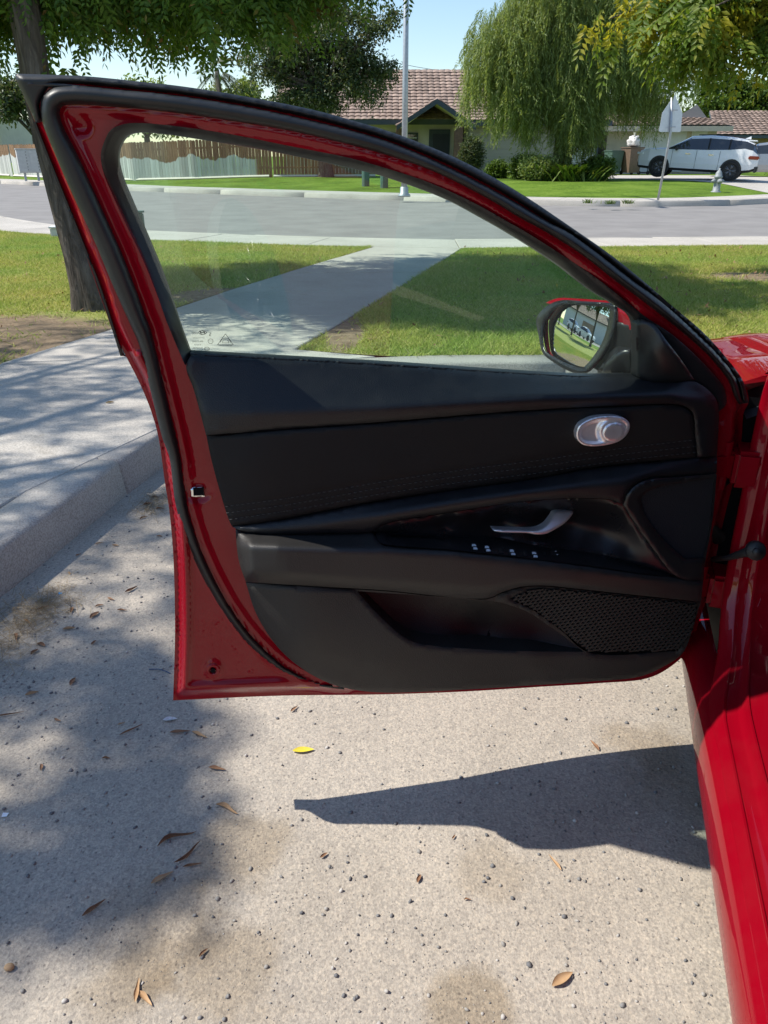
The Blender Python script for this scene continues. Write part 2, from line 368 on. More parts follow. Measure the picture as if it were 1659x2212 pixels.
def glass(name, tint, dust=.10, streak=True):
    m, t, s = new_mat(name); t.nodes.remove(s); v = coords(t, (1, 1, 1))
    tr = t.nodes.new('ShaderNodeBsdfTransparent'); tr.inputs['Color'].default_value = tint + (1,)
    gl = t.nodes.new('ShaderNodeBsdfGlossy'); gl.inputs['Roughness'].default_value = .004
    fr = t.nodes.new('ShaderNodeFresnel'); fr.inputs['IOR'].default_value = 1.62
    mx = t.nodes.new('ShaderNodeMixShader'); t.links.new(mth(t, 'MULTIPLY', fr.outputs[0], 1.2, True), mx.inputs[0]); t.links.new(tr.outputs[0], mx.inputs[1]); t.links.new(gl.outputs[0], mx.inputs[2])
    df0 = t.nodes.new('ShaderNodeBsdfDiffuse'); df0.inputs['Color'].default_value = (.70, .76, .70, 1); tl0 = t.nodes.new('ShaderNodeBsdfTranslucent'); tl0.inputs['Color'].default_value = (.80, .90, .82, 1); df = t.nodes.new('ShaderNodeMixShader'); df.inputs[0].default_value = .65; t.links.new(df0.outputs[0], df.inputs[1]); t.links.new(tl0.outputs[0], df.inputs[2])  # streaky dust film; its pale green tone also paints in the glass haze
    vv = coords(t, (1, 1, .06)); n1 = ramp(t, noise(t, 90, 4, .6, vv), [(.35, (.6,) * 3), (.75, (1,) * 3)])
    n2 = ramp(t, noise(t, 5, 5, .6, v), [(.3, (.5,) * 3), (.75, (1.2,) * 3)])
    f = mth(t, 'MULTIPLY', mth(t, 'MULTIPLY', n1, n2), dust, True)
    m2 = t.nodes.new('ShaderNodeMixShader'); t.links.new(f, m2.inputs[0]); t.links.new(mx.outputs[0], m2.inputs[1]); t.links.new(df.outputs[0], m2.inputs[2])
    t.links.new(m2.outputs[0], t.nodes['Material Output'].inputs['Surface']); return m
M['glass'] = glass('tinted_door_glass', (.83, .985, .90), .04)
M['wind'] = pmat('dark_window', (.012, .014, .016), (.03, .034, .038), 1.5, .05, 0, coat=1)
M['tail'] = pmat('tail_lamp', (.20, .01, .012), (.30, .02, .02), 8, .15, 0, coat=1)
M['black'] = pmat('black_plastic', (.014, .014, .015), (.022, .022, .023), 9, .55)
# houses
M['wallA'] = pmat('cream_stucco', (.62, .565, .48), (.70, .64, .55), 3, .9, bs_scale=60, kind='World')
M['side'] = pmat('taupe_siding', (.33, .31, .285), (.40, .375, .345), 2, .85, kind='World', stretch=(.3, .3, 3))
M['wallB'] = pmat('beige_stucco', (.52, .45, .36), (.60, .52, .42), 3, .9, bs_scale=60, kind='World')
M['wallC'] = pmat('tan_stucco', (.30, .21, .145), (.37, .265, .185), 3, .9, bs_scale=60, kind='World')
M['trimblue'] = pmat('slate_trim', (.055, .07, .085), (.08, .10, .12), 4, .7, kind='World')
M['whitewood'] = pmat('white_boards', (.60, .60, .61), (.70, .70, .70), 3, .7, kind='World')
M['tile'] = pmat('clay_tile', (.245, .17, .13), (.335, .25, .20), 2.2, .85, kind='World', island=.5)
M['brick'] = pmat('brown_brick', (.12, .07, .05), (.22, .13, .09), 9, .9, kind='World')
M['door'] = pmat('navy_door', (.012, .016, .026), (.02, .026, .038), 4, .5)
M['galv'] = pmat('galvanised_steel', (.36, .38, .39), (.47, .49, .50), 14, .45, .6)
M['signback'] = pmat('sign_back', (.60, .62, .65), (.68, .70, .73), 10, .4, .3)
M['hyd'] = pmat('hydrant_paint', (.20, .225, .235), (.32, .34, .345), 20, .55)
M['bing'] = pmat('green_bin', (.06, .11, .09), (.08, .14, .11), 8, .6); M['binb'] = pmat('brown_bin', (.13, .085, .06), (.17, .115, .08), 8, .6)
M['bag'] = pmat('rubbish_bag', (.6, .57, .56), (.75, .72, .70), 9, .5, bs_scale=25, bstr=.8, bdist=.03)
M['mail'] = pmat('mailbox_paint', (.50, .50, .48), (.60, .60, .58), 8, .5)
def plank_mat():
    m, t, s = new_mat('weathered_fence'); v = coords(t, kind='World'); oi = t.nodes.new('ShaderNodeObjectInfo')
    br = ramp(t, noise(t, 3, 5, .6, coords(t, (6, 6, .6), 'World')), [(.3, (.15, .085, .045)), (.7, (.31, .19, .10))])
    gy = ramp(t, noise(t, 3, 5, .6, coords(t, (9, 9, .5), 'World')), [(.3, (.45, .45, .42)), (.7, (.64, .64, .60))])
    sp = t.nodes.new('ShaderNodeSeparateXYZ'); t.links.new(v, sp.inputs[0])
    edge = mth(t, 'ADD', mth(t, 'MULTIPLY', noise(t, .55, 3, .5, coords(t, (1, 0, 0), 'World')), 1.5), mth(t, 'MULTIPLY', noise(t, 3, 3, .5, coords(t, (1, 1, 0), 'World')), .25))
    hrel = mth(t, 'SUBTRACT', sp.outputs[2], mth(t, 'ADD', edge, .28))
    k = ramp(t, hrel, [(.0, (0, 0, 0)), (.05, (1, 1, 1))])
    far = ramp(t, mth(t, 'ADD', mth(t, 'MULTIPLY', sp.outputs[0], .25), 1.75), [(.3, (1, 1, 1)), (.34, (.0,) * 3)])
    k = mth(t, 'MAXIMUM', k, mth(t, 'SUBTRACT', 1, far))
    c = mixc(t, k, gy, br); c = mixc(t, 1, c, mth(t, 'MULTIPLY_ADD', oi.outputs['Random'], .45), 'MULTIPLY'); t.nodes[-2].inputs[2].default_value = .75
    t.links.new(c, s.inputs['Base Color']); s.inputs['Roughness'].default_value = .9; return m
M['plank'] = plank_mat()
M['pebble'] = leaf_mat('pebbles', [(0, (.12, .12, .125)), (.4, (.21, .205, .20)), (.75, (.30, .28, .25)), (1, (.50, .47, .43))], None, 0, .8)
M['dry'] = pmat('dry_leaf', (.17, .075, .035), (.34, .19, .10), 40, .8, bs_scale=120, bstr=.5, bdist=.002, kind='World')
M['tan'] = pmat('pale_dry_leaf', (.36, .21, .10), (.50, .33, .18), 40, .8, kind='World')
M['yleaf'] = pmat('yellow_leaf', (.62, .48, .03), (.75, .62, .06), 40, .6)
M['litter'] = leaf_mat('litter', [(0, (.13, .07, .035)), (.6, (.26, .15, .08)), (.9, (.36, .24, .12)), (1, (.5, .38, .05))], None, .1, .8)
M['straw'] = leaf_mat('straw', [(0, (.16, .11, .06)), (1, (.36, .27, .15))], None, .1, .8)

# ------------------------------------------------------------------ the setting
def sheet(name, poly, z, mat, g=1.0, zf=None, kind='structure', parent=None, step=None):
    L = resample(poly, step or g); v, f = triangulate([L], g)
    zz = zf(v[:, 0], v[:, 1]) if zf else np.full(len(v), z)
    o = raw_mesh(name, np.c_[v, zz], f, mat, parent, True)
    if parent is None: tag(o, kind=kind)
    return o
def polydist(P, line):
    """signed-less distance of points to a polyline"""
    P = np.asarray(P, float); d = np.full(len(P), 1e9); line = np.asarray(line, float)
    for a, b in zip(line[:-1], line[1:]):
        ab = b - a; t = np.clip(((P - a) @ ab) / (ab @ ab), 0, 1); d = np.minimum(d, np.linalg.norm(P - a - t[:, None] * ab, axis=1))
    return d
FARK = [(-60, 72), (-40, 58), (-19, 41.4), (-10.15, 33.2), (-3.6, 28.5), (.6, 25.9), (4.0, 23.6), (6.5, 22.75), (9, 23.0), (11.3, 24.2), (16, 27.5), (30, 38)]
NEARK = [(-30, 45), (-16, 28), (-9, 18.5), (-7.2, 16.2), (-5.5, 14.5), (-4, 13.7), (-2, 12.9), (-.2, 12.4), (1.06, 12.2), (3, 12.4), (5.4, 12.6), (14, 13.2), (40, 15)]
FAR = resample(FARK, 1.0, False); NEAR = resample(NEARK, .6, False)
def offset(line, d):
    line = np.asarray(line); t = np.gradient(line, axis=0); t /= np.linalg.norm(t, axis=1)[:, None]; return line + np.c_[-t[:, 1], t[:, 0]] * d
def terrain(x, y):
    d = np.maximum(polydist(np.c_[x, y], offset(FAR, 1.45)) - .3, 0)
    s = np.clip((-x - 10) / 10, 0, 1); cap = .24 + .36 * s * s * (3 - 2 * s)
    return .152 + np.minimum(.052 * d, cap)
def tz(x, y): return float(terrain(np.array([x]), np.array([y]))[0])
mesh('ground', [(-700, -500, -.08), (700, -500, -.08), (700, 900, -.08), (-700, 900, -.08)], [(0, 1, 2, 3)], M['farlawn'])['kind'] = 'structure'
# parking bay and its kerb
KF = resample([(-3.2, -6), (-2.3, -2.5), (-1.75, 0), (-1.47, 1.15), (-1.22, 2.18), (-1.02, 3.2), (-.80, 3.95), (-.40, 4.40), (.2, 4.57), (1.1, 4.60), (6, 4.62), (14, 4.65)], .25, False)
KB = offset(KF, .16)
lot = [tuple(p) for p in offset(KF, .05)] + [(14, -9), (-3.4, -9)]
sheet('parking_bay', lot, 0, M['pave'], .5)
def kerb(name, line, h, w, mat, face=.03, every=3.0):
    """kerb swept along a line, cut by recessed joints"""
    line = np.asarray(line, float); L = []; rec = []; run = 0
    for i in range(len(line)):
        if i: run += np.linalg.norm(line[i] - line[i - 1])
        if run > every and 0 < i < len(line) - 1:
            t = line[i + 1] - line[i]; t /= np.linalg.norm(t); L += [line[i] - t * .009, line[i] - t * .004, line[i] + t * .004, line[i] + t * .009]; rec += [0, 1, 1, 0]; run = 0
        else: L.append(line[i]); rec.append(0)
    L = np.array(L); rec = np.array(rec, float); nrm = offset(line, 1.0) - line
    s0 = np.r_[0, np.cumsum(np.linalg.norm(np.diff(L, axis=0), axis=1))]; tg = np.gradient(L, s0, axis=0); tg /= np.linalg.norm(tg, axis=1)[:, None]; N_ = np.c_[-tg[:, 1], tg[:, 0]]
    V = []; F = []; prof = [(0.0, -.05), (0.0, 0), (face, h - .018), (face + .006, h - .006), (face + .020, h), (w, h + .001), (w, -.05)]
    for d, z in prof:
        wob = .002 * np.sin(s0 * 9.1 + z * 40) + .0015 * np.sin(s0 * 23)
        V += [(p[0], p[1], zz) for p, zz in zip(L + N_ * (d + wob * (z > .05) * (d < .05) + .010 * rec * (d < .1))[:, None] if np.ndim(wob) else L, z - .010 * rec * (z > .05))]
    n = len(L)
    for j in range(len(prof) - 1):
        for i in range(n - 1): F.append((j * n + i, j * n + i + 1, (j + 1) * n + i + 1, (j + 1) * n + i))
    o = raw_mesh(name, V, F, mat, None, False); tag(o, kind='structure'); return o
kerb('kerb', KF, .15, .20, M['kerb'], .016)
# street with its two kerbs and footways
st = [tuple(p) for p in offset(FAR, .1)] + [tuple(p) for p in offset(NEAR, -.1)[::-1]]
sheet('street', st, 0, M['asphalt'], 2.0)
NE = NEAR[::-1]                                                       # run so that +offset is towards the houses / the lawn
kerb('street_kerb', FAR, .15, .16, M['farwalk']); kerb('street_kerb', NEAR[::-1], .15, .16, M['farwalk'])
def slabs(name, A, B, z, mat, gap=.006):
    """slabs laid between two matching polylines A and B; one child per slab"""
    A = np.asarray(A, float); B = np.asarray(B, float)
    base = raw_mesh(name, [(*p, z - .022) for p in A] + [(*p, z - .022) for p in B], [(i, i + 1, len(A) + i + 1, len(A) + i) for i in range(len(A) - 1)], M['soil']); tag(base, kind='structure')
    for i in range(len(A) - 1):
        q = np.array([A[i], A[i + 1], B[i + 1], B[i]]); c = q.mean(0); q = c + (q - c) * (1 - gap / np.maximum(np.linalg.norm(q - c, axis=1), .1))[:, None]
        r = c + (q - c) * (1 - .008 / np.maximum(np.linalg.norm(q - c, axis=1), .1))[:, None]
        dz = random.uniform(-.002, .002)
        v = [(*p, z - .06) for p in q] + [(*p, z - .006 + dz) for p in q] + [(*p, z + dz) for p in r]
        f = [(8, 9, 10, 11)] + [(k + 4, (k + 1) % 4 + 4, (k + 1) % 4 + 8, k + 8) for k in range(4)] + [(k, (k + 1) % 4, (k + 1) % 4 + 4, k + 4) for k in range(4)]
        mesh('slab', v, f, mat, base)
    return base
def along(line, n):
    line = np.asarray(line, float); s = np.r_[0, np.cumsum(np.linalg.norm(np.diff(line, axis=0), axis=1))]; u = np.linspace(0, s[-1], n)
    return np.c_[np.interp(u, s, line[:, 0]), np.interp(u, s, line[:, 1])]
FW = offset(FAR, .165); FB = offset(FAR, 1.45); slabs('far_sidewalk', FW[::3], FB[::3], .152, M['farwalk'])
NW = offset(NEAR, -.165); NB = offset(NEAR, -1.3); slabs('street_sidewalk', NW[::3], NB[::3], .152, M['farwalk'])
PL = [(-2.32, 4.58), (-1.95, 5.57), (-1.68, 6.62), (-.92, 8.9), (-.13, 11.12)]; PR = [(-.57, 4.97), (-.28, 6.0), (0, 7.01), (.5, 8.85), (1.05, 10.9)]
slabs('garden_path', along(PL, 6), along(PR, 6), .152, M['walk'])
KS = KF[KF[:, 1] < 4.47]; kb = offset(KS, .205)
kb = along(kb[kb[:, 0] < -.5], 6)
ow = along([(-5.6, -6), (-4.6, -2.5), (-3.7, 0.6), (-3.1, 2.6), (-2.6, 3.9), (-2.33, 4.56)], 6)
slabs('sidewalk', ow, kb, .152, M['walk'])
slabs('sidewalk', [(-2.31, 4.57), (-.58, 4.96)], [tuple(kb[-1] + np.array([.0, .005])), (-.05, 4.76)], .152, M['walk'])
# lawns with soil underneath, grass blades on top
NBl = [tuple(p) for p in NB]
leftlawn = [(-2.33, 4.585)] + [(-1.96, 5.58), (-1.69, 6.63), (-.93, 8.91), (-.14, 11.2)] + [p for p in NBl[::-1] if p[0] < -.2 and p[0] > -20] + [(-24, 20), (-14, 2), (-6.2, -6), (-5.6, -6), (-4.6, -2.5), (-3.7, .6), (-3.1, 2.6), (-2.61, 3.91)]
KBb = offset(KF, .205)
rightlawn = [tuple(p) for p in KBb if p[0] > -.02] + [p for p in NBl[::-1] if 1.2 < p[0] < 14] + [(1.06, 10.91), (.51, 8.84), (.01, 7.0), (-.27, 5.99), (-.56, 4.98)]
sheet('lawn', leftlawn, .142, M['soil'], .6); sheet('lawn', rightlawn, .142, M['soil'], .5)
def dirtness(P):
    k = np.zeros(len(P))
    for (x, y, ax, ay) in DIRT: k = np.maximum(k, 1.15 - np.hypot((P[:, 0] - x) / ax, (P[:, 1] - y) / ay))
    return np.clip(k * 2.2, 0, 1)
def blades(name, poly, n, xr, yr, hh, label):
    P = np.c_[RNG.uniform(*xr, n), RNG.uniform(*yr, n)]
    P = P[inpoly(P, poly)]
    wob = .5 * np.sin(P[:, 0] * 5.1 + 1.3 * np.sin(P[:, 1] * 4.3)) * np.sin(P[:, 1] * 6.7 + P[:, 0])
    P = P[RNG.random(len(P)) > np.clip(dirtness(P) + .25 * wob * (dirtness(P) > 0), 0, .985)]
    m = len(P); a = RNG.uniform(0, 2 * math.pi, m); h = hh * RNG.uniform(.45, 1.15, m) * (1 + .35 * np.sin(P[:, 0] * 2.1) * np.sin(P[:, 1] * 1.7)); wd = RNG.uniform(.0028, .006, m)
    dx = np.c_[np.cos(a), np.sin(a)] * wd[:, None]; ln = RNG.normal(0, 1.0, (m, 2)) * h[:, None]
    V = np.zeros((m, 3, 3)); V[:, 0, :2] = P - dx; V[:, 1, :2] = P + dx; V[:, :2, 2] = .140; V[:, 2, :2] = P + ln; V[:, 2, 2] = .142 + h
    o = raw_mesh(name, V.reshape(-1, 3), np.arange(m * 3).reshape(-1, 3), M['blade']); tag(o, label, 'grass', kind='stuff'); return o
blades('grass', leftlawn, 420000, (-9, 0), (4.6, 14), .034, 'short mown grass of the lawn around the leaning shade tree')
blades('grass', rightlawn, 420000, (-.6, 7), (4.7, 12), .034, 'short mown grass of the lawn ahead of the red car')
# far gardens
far_poly = [tuple(p) for p in offset(FAR, 1.46) if p[0] > -45] + [(40, 60), (40, 90), (-60, 90), (-58, 74)]
sheet('far_lawn', far_poly, 0, M['farlawn'], 1.6, terrain)
drive = [(10.7, 24.9), (13.2, 26.6), (16.5, 33), (16.9, 40.5), (9.4, 40.5), (9.9, 33.0), (9.6, 31)]
drive = [(12.6, 26.2), (16.6, 29.2), (17.4, 34), (17.2, 40.6), (8.7, 40.6), (8.6, 36.3), (10.5, 33.6), (12.6, 31.4)]
sheet('driveway', drive, 0, M['farwalk'], 1.0, lambda x, y: terrain(x, y) + .012)

# ------------------------------------------------------------------ vegetation builders
def leaflet(L, W, fold=.25):
    """narrow pointed leaf lying along +X, two triangles pairs"""
    return np.array([(0, 0, 0), (L * .45, W / 2, W * fold), (L, 0, -L * .06), (L * .45, -W / 2, W * fold)]), np.array([(0, 1, 2), (0, 2, 3)])
def rot(ax, a):
    return np.array(Matrix.Rotation(a, 3, ax))
def spray(kind, rng):
    V = []; F = []
    def put(v, f):
        n = sum(len(x) for x in V); V.append(v); F.append(f + n)
    if kind == 'pinnate':
        n = 6
        for i in range(n):
            for s in (-1, 1):
                v, f = leaflet(.062 + .012 * math.sin(i), .024); R1 = rot('Z', s * (1.0 - .06 * i)) @ rot('X', s * .5 + rng.normal(0, .25)) @ rot('Y', .35 + rng.normal(0, .2))
                put(v @ R1.T + np.array((.05 + .033 * i, s * .002, -.012 * i * i / 5)), f)
        v, f = leaflet(.06, .018); put(v @ rot('Y', .5).T + np.array((.24, 0, -.09)), f)
    elif kind == 'broad':
        for i in range(7):
            v, f = leaflet(.09 * rng.uniform(.7, 1.2), .045); R1 = rot('Z', rng.uniform(0, 6.3)) @ rot('Y', rng.uniform(-.3, 1.0)) @ rot('X', rng.normal(0, .6)); put(v @ R1.T + rng.normal(0, .05, 3), f)
    elif kind == 'strand':
        n = 16
        for i in range(n):
            for s in (-1, 1):
                v, f = leaflet(.15, .030); R1 = rot('Z', s * 1.3 + rng.normal(0, .5)) @ rot('Y', .75 + rng.normal(0, .25)); put(v @ R1.T + np.array((.03 * math.sin(i * .8), .02 * s, -.062 * i)), f)
    elif kind == 'far':
        for i in range(5):
            v, f = leaflet(.26 * rng.uniform(.7, 1.2), .13); R1 = rot('Z', rng.uniform(0, 6.3)) @ rot('Y', rng.uniform(-.5, 1.2)) @ rot('X', rng.normal(0, .7)); put(v @ R1.T + rng.normal(0, .16, 3), f)
    elif kind == 'small':
        for i in range(8):
            v, f = leaflet(.06, .03); R1 = rot('Z', rng.uniform(0, 6.3)) @ rot('Y', rng.uniform(-1, .6)) @ rot('X', rng.normal(0, .7)); put(v @ R1.T + rng.normal(0, .04, 3), f)
    return np.vstack(V), np.vstack(F)
def foliage(name, pos, kind, mat, parent, scale=(.8, 1.25), droop=.5, yaw=None, seed=1, variants=5):
    rng = np.random.default_rng(seed); pos = np.asarray(pos, float); VV = []; FF = []; n0 = 0
    T = [spray(kind, rng) for _ in range(variants)]; idx = rng.integers(0, variants, len(pos))
    for k in range(variants):
        P = pos[idx == k]; m = len(P)
        if not m: continue
        v, f = T[k]; a = rng.uniform(0, 2 * math.pi, m) if yaw is None else yaw + rng.normal(0, .6, m); d = rng.normal(droop, .35, m); s = rng.uniform(*scale, m)
        ca, sa, cd, sd = np.cos(a), np.sin(a), np.cos(d), np.sin(d)
        x = v[None, :, 0] * cd[:, None] + v[None, :, 2] * sd[:, None]; z = -v[None, :, 0] * sd[:, None] + v[None, :, 2] * cd[:, None]; y = np.repeat(v[None, :, 1], m, 0)
        X = (x * ca[:, None] - y * sa[:, None]) * s[:, None] + P[:, None, 0]; Y = (x * sa[:, None] + y * ca[:, None]) * s[:, None] + P[:, None, 1]; Z = z * s[:, None] + P[:, None, 2]
        VV.append(np.stack([X, Y, Z], -1).reshape(-1, 3)); FF.append((f[None] + (np.arange(m) * len(v))[:, None, None]).reshape(-1, 3) + n0); n0 += m * len(v)
    return raw_mesh(name, np.vstack(VV), np.vstack(FF), mat, parent)
def ell(c, r, n, rng, shell=.35, bottom=-1):
    out = []
    c = np.array(c); r = np.array(r)
    while len(out) < n:
        u = rng.normal(0, 1, 3); u /= np.linalg.norm(u)
        if u[2] < bottom: continue
        out.append(c + u * r * (1 - shell * rng.random() ** 1.5) )
    return np.array(out)
def clumps(c, r, k, n, rng, size=(.5, .9), bottom=-.6, shell=.5):
    """n points in k uneven clumps spread through an ellipsoid"""
    cs = ell(c, r, k, rng, .75, bottom); P = []
    for q in cs:
        s = rng.uniform(*size); P.append(q + rng.normal(0, .42, (n // k, 3)) * np.array((s, s, s * .7)))
    return np.vstack(P), cs
def limbs(mb, base, tops, r0, rng, split=None):
    for t in tops:
        b = Vector(base); t = Vector(t); mid = b.lerp(t, .5) + Vector((rng.normal(0, .15), rng.normal(0, .15), .1 * (t - b).length))
        q = [b, b.lerp(mid, .5) + Vector((0, 0, .03)), mid, mid.lerp(t, .5), t]; mb.tube(q, [r0, r0 * .75, r0 * .55, r0 * .35, r0 * .12], 6)
def trunk_mesh(name, path, radii, mat, parent, limb_tops=(), rl=.06, base_i=-1, seed=0, flare=1.5, n=20):
    rng = np.random.default_rng(seed); P = resample_3d(path, 14); s = np.linspace(0, 1, len(P)); rr = np.interp(s, np.linspace(0, 1, len(radii)), radii)
    V = []; F = []; ph = rng.uniform(0, 6, 5)
    for i, p in enumerate(P):
        for k in range(n):
            a = 2 * math.pi * k / n; fl = 1 + (flare - 1) * math.exp(-s[i] * 14) * (.6 + .4 * math.sin(4 * a + ph[0]))
            r = rr[i] * fl * (1 + .07 * math.sin(3 * a + ph[1] + s[i] * 3) + .05 * math.sin(7 * a + ph[2] + s[i] * 5) + rng.normal(0, .012))
            V.append((p[0] + r * math.cos(a), p[1] + r * math.sin(a), p[2]))
    for j in range(len(P) - 1):
        for k in range(n): F.append((j * n + k, j * n + (k + 1) % n, (j + 1) * n + (k + 1) % n, (j + 1) * n + k))
    mb = MB(); mb.add(V, F); limbs(mb, path[base_i], limb_tops, rl, rng)
    return mb.build(name, mat, parent, True)
def resample_3d(path, n):
    p = np.array(path, float); s = np.r_[0, np.cumsum(np.linalg.norm(np.diff(p, axis=0), axis=1))]; u = np.linspace(0, s[-1], n)
    return np.c_[[np.interp(u, s, p[:, i]) for i in range(3)]].T

# ------------------------------------------------------------------ the red car
CA = R(15)
KX, KY = .677, 1.42                                                    # foot of the front door hinge
def C(a, l, z):                                                       # a forward, l outwards to the left, z up
    return Vector((KX + a * math.sin(CA) - l * math.cos(CA), KY + a * math.cos(CA) + l * math.sin(CA), z))
car = thing('red_car', 'red sedan with its driver door wide open, parked nose towards the kerb', 'car', C(-.7, -.9, 0), 0, world=True)

# ---- the open front door: a surface that stands in the world and leans inwards above the belt line
DO = np.array((-.064, 1.275)); DA = R(10)
DD = np.array((math.cos(DA), math.sin(DA))); DN = np.array((math.sin(DA), -math.cos(DA)))   # along the door, and out of its inner face
def lean(z): q = z - .88; return .12 * (q + np.sqrt(q * q + .05 ** 2)) / 2
def D(p, off):
    r = rays(p); off = np.broadcast_to(off, len(r)); c0 = (-DO) @ DN; rn = r[:, :2] @ DN; t = np.full(len(r), 1.4)
    for _ in range(30): t = (lean(CAM_H + r[:, 2] * t) + off - c0) / rn
    return np.c_[r[:, 0] * t, r[:, 1] * t, CAM_H + r[:, 2] * t]
NB3 = np.array((DN[0], DN[1], 0))
def evo(off, p):
    if callable(off): return off(p)
    if isinstance(off, (int, float)): return np.full(len(p), float(off))
    return tps(off)(p)
def bands(*curves, blur=7):
    """relief given along curves from top to bottom, each a list of (x, y, off); linear between, rounded at the creases"""
    cs = [np.array(c, float) for c in curves]
    def f(p):
        p = np.asarray(p); X = p[:, 0]; ys = np.stack([np.interp(X, c[:, 0], c[:, 1]) for c in cs]); os_ = np.stack([np.interp(X, c[:, 0], c[:, 2]) for c in cs]); out = np.zeros(len(p))
        for d in (-1, -.5, 0, .5, 1):
            y = p[:, 1] + d * blur; v = os_[0].copy()
            for k in range(len(cs) - 1):
                t = np.clip((y - ys[k]) / np.maximum(ys[k + 1] - ys[k], 1), 0, 1); v = v + (os_[k + 1] - os_[k]) * t
            out += v / 5
        return out
    return f
def pad(name, loops, off, mat, parent, er=0, ed=0, depth=.02, g=8, step=6, ang=38, extra=None, back=False):
    if not isinstance(loops[0][0], (tuple, list, np.ndarray)): loops = [loops]
    Ls = [resample(l, step, True, ang) for l in loops]
    v, f = triangulate(Ls, g); ov = evo(off, v)
    if er:
        bd = np.vstack(Ls); d = np.min(((v[:, None] - bd[None]) ** 2).sum(-1), 1) ** .5; q = 1 - np.clip(d / er, 0, 1); ov = ov - ed * (1 - np.sqrt(np.maximum(1 - q * q, 0)))
    if extra is not None: ov = ov + extra(v)
    P = D(v, ov); e1 = P[f[:, 1]] - P[f[:, 0]]; e2 = P[f[:, 2]] - P[f[:, 0]]; nn = np.cross(e1, e2)
    if (nn @ NB3).sum() < 0: f = f[:, ::-1]
    V = [P]; F = [f]; n = len(P)
    if depth:
        for L in Ls:
            o = evo(off, L) - (ed if er else 0) + (extra(L) if extra is not None else 0); A = D(L, o); B = A - NB3 * depth; m = len(L); V += [A, B]
            i = np.arange(m); j = (i + 1) % m
            F += [np.c_[n + i, n + m + i, n + m + j], np.c_[n + i, n + m + j, n + j]]; n += 2 * m
    if back:                                                          # closed back face
        m0 = n; V.append(P - NB3 * depth); F.append(f[:, ::-1] + m0)
    return raw_mesh(name, np.vstack(V), np.vstack(F), mat, parent, True)

# outlines measured on the door
OUT_L = [(374, 1513), (378, 1362), (374, 1196), (365, 1097), (357, 1047), (342, 944), (325, 884), (300, 824), (273, 771), (243, 707), (213, 614), (185, 543), (153, 462), (123, 388), (101, 333), (82, 284), (74, 262), (52, 209), (33, 168)]
OUT_T = [(33, 159), (177, 164), (245, 170), (327, 179), (375, 184), (439, 193), (500, 203), (625, 226), (700, 243), (775, 264), (829, 280), (904, 307), (980, 339), (1055, 377), (1130, 421), (1205, 471), (1237, 493), (1309, 543), (1379, 598), (1449, 658), (1519, 718), (1569, 773), (1605, 823), (1617, 868)]
WS_O = [(1606, 872), (1588, 815), (1552, 768), (1500, 716), (1432, 655), (1357, 598), (1285, 542), (1225, 500), (1190, 482), (1105, 432), (1010, 381), (920, 338), (829, 302), (750, 279), (625, 249), (500, 224), (375, 205), (250, 192), (150, 184), (112, 190), (92, 208), (87, 236), (93, 268), (120, 336), (153, 412), (175, 459), (210, 535), (237, 601), (262, 658), (284, 707), (300, 744), (325, 844), (350, 944), (366, 990), (379, 1088), (404, 1172), (439, 1252), (494, 1342), (544, 1402), (609, 1452), (679, 1480), (744, 1490)]
WS_I = [(744, 1483), (689, 1473), (619, 1440), (554, 1382), (504, 1317), (459, 1237), (424, 1152), (404, 1077), (392, 988), (370, 889), (345, 789), (325, 710), (316, 688), (289, 614), (262, 546), (232, 478), (196, 399), (164, 328), (136, 273), (128, 244), (132, 231), (150, 226), (250, 231), (350, 240), (475, 257), (625, 282), (750, 311), (829, 333), (929, 367), (1054, 429), (1129, 474), (1174, 498), (1254, 548), (1329, 606), (1404, 662), (1479, 722), (1529, 768), (1569, 818), (1594, 872)]
RB = [(1554, 889), (1569, 872), (1564, 839), (1529, 794), (1454, 724), (1394, 684), (1344, 644), (1279, 594), (1204, 544), (1124, 494), (1109, 486), (1029, 441), (929, 395), (829, 362), (750, 340), (625, 315), (500, 290), (400, 275), (310, 266), (268, 268), (240, 280), (226, 304), (218, 334), (223, 371), (245, 426), (275, 491), (308, 560), (341, 641), (365, 707), (400, 790)]
GL = [(1369, 690), (1329, 659), (1279, 628), (1209, 574), (1149, 534), (1085, 495), (1055, 478), (964, 430), (829, 381), (775, 367), (675, 345), (575, 325), (450, 304), (350, 289), (300, 286), (275, 293), (260, 314), (255, 342), (262, 377), (286, 437), (322, 519), (360, 614), (390, 704), (412, 766)]
BELT = [(414, 765), (829, 789), (1080, 806), (1260, 816), (1369, 815)]
TR_L = [(400, 789), (418, 840), (432, 890), (443, 938), (456, 990), (471, 1047), (494, 1122), (509, 1187), (529, 1257), (554, 1327), (599, 1397), (649, 1442), (709, 1475), (764, 1490), (829, 1496)]
TR_B = [(1000, 1490), (1158, 1480), (1280, 1472), (1380, 1462), (1429, 1442), (1474, 1412), (1494, 1367), (1507, 1312), (1519, 1257), (1524, 1212), (1540, 1112), (1550, 988), (1552, 885)]
HINGE = [(1607, 890), (1601, 956), (1584, 1040), (1566, 1112), (1546, 1206), (1532, 1276), (1511, 1338), (1490, 1400), (1440, 1446), (1395, 1466), (1290, 1476), (1160, 1484), (1000, 1494), (829, 1500), (600, 1503)]

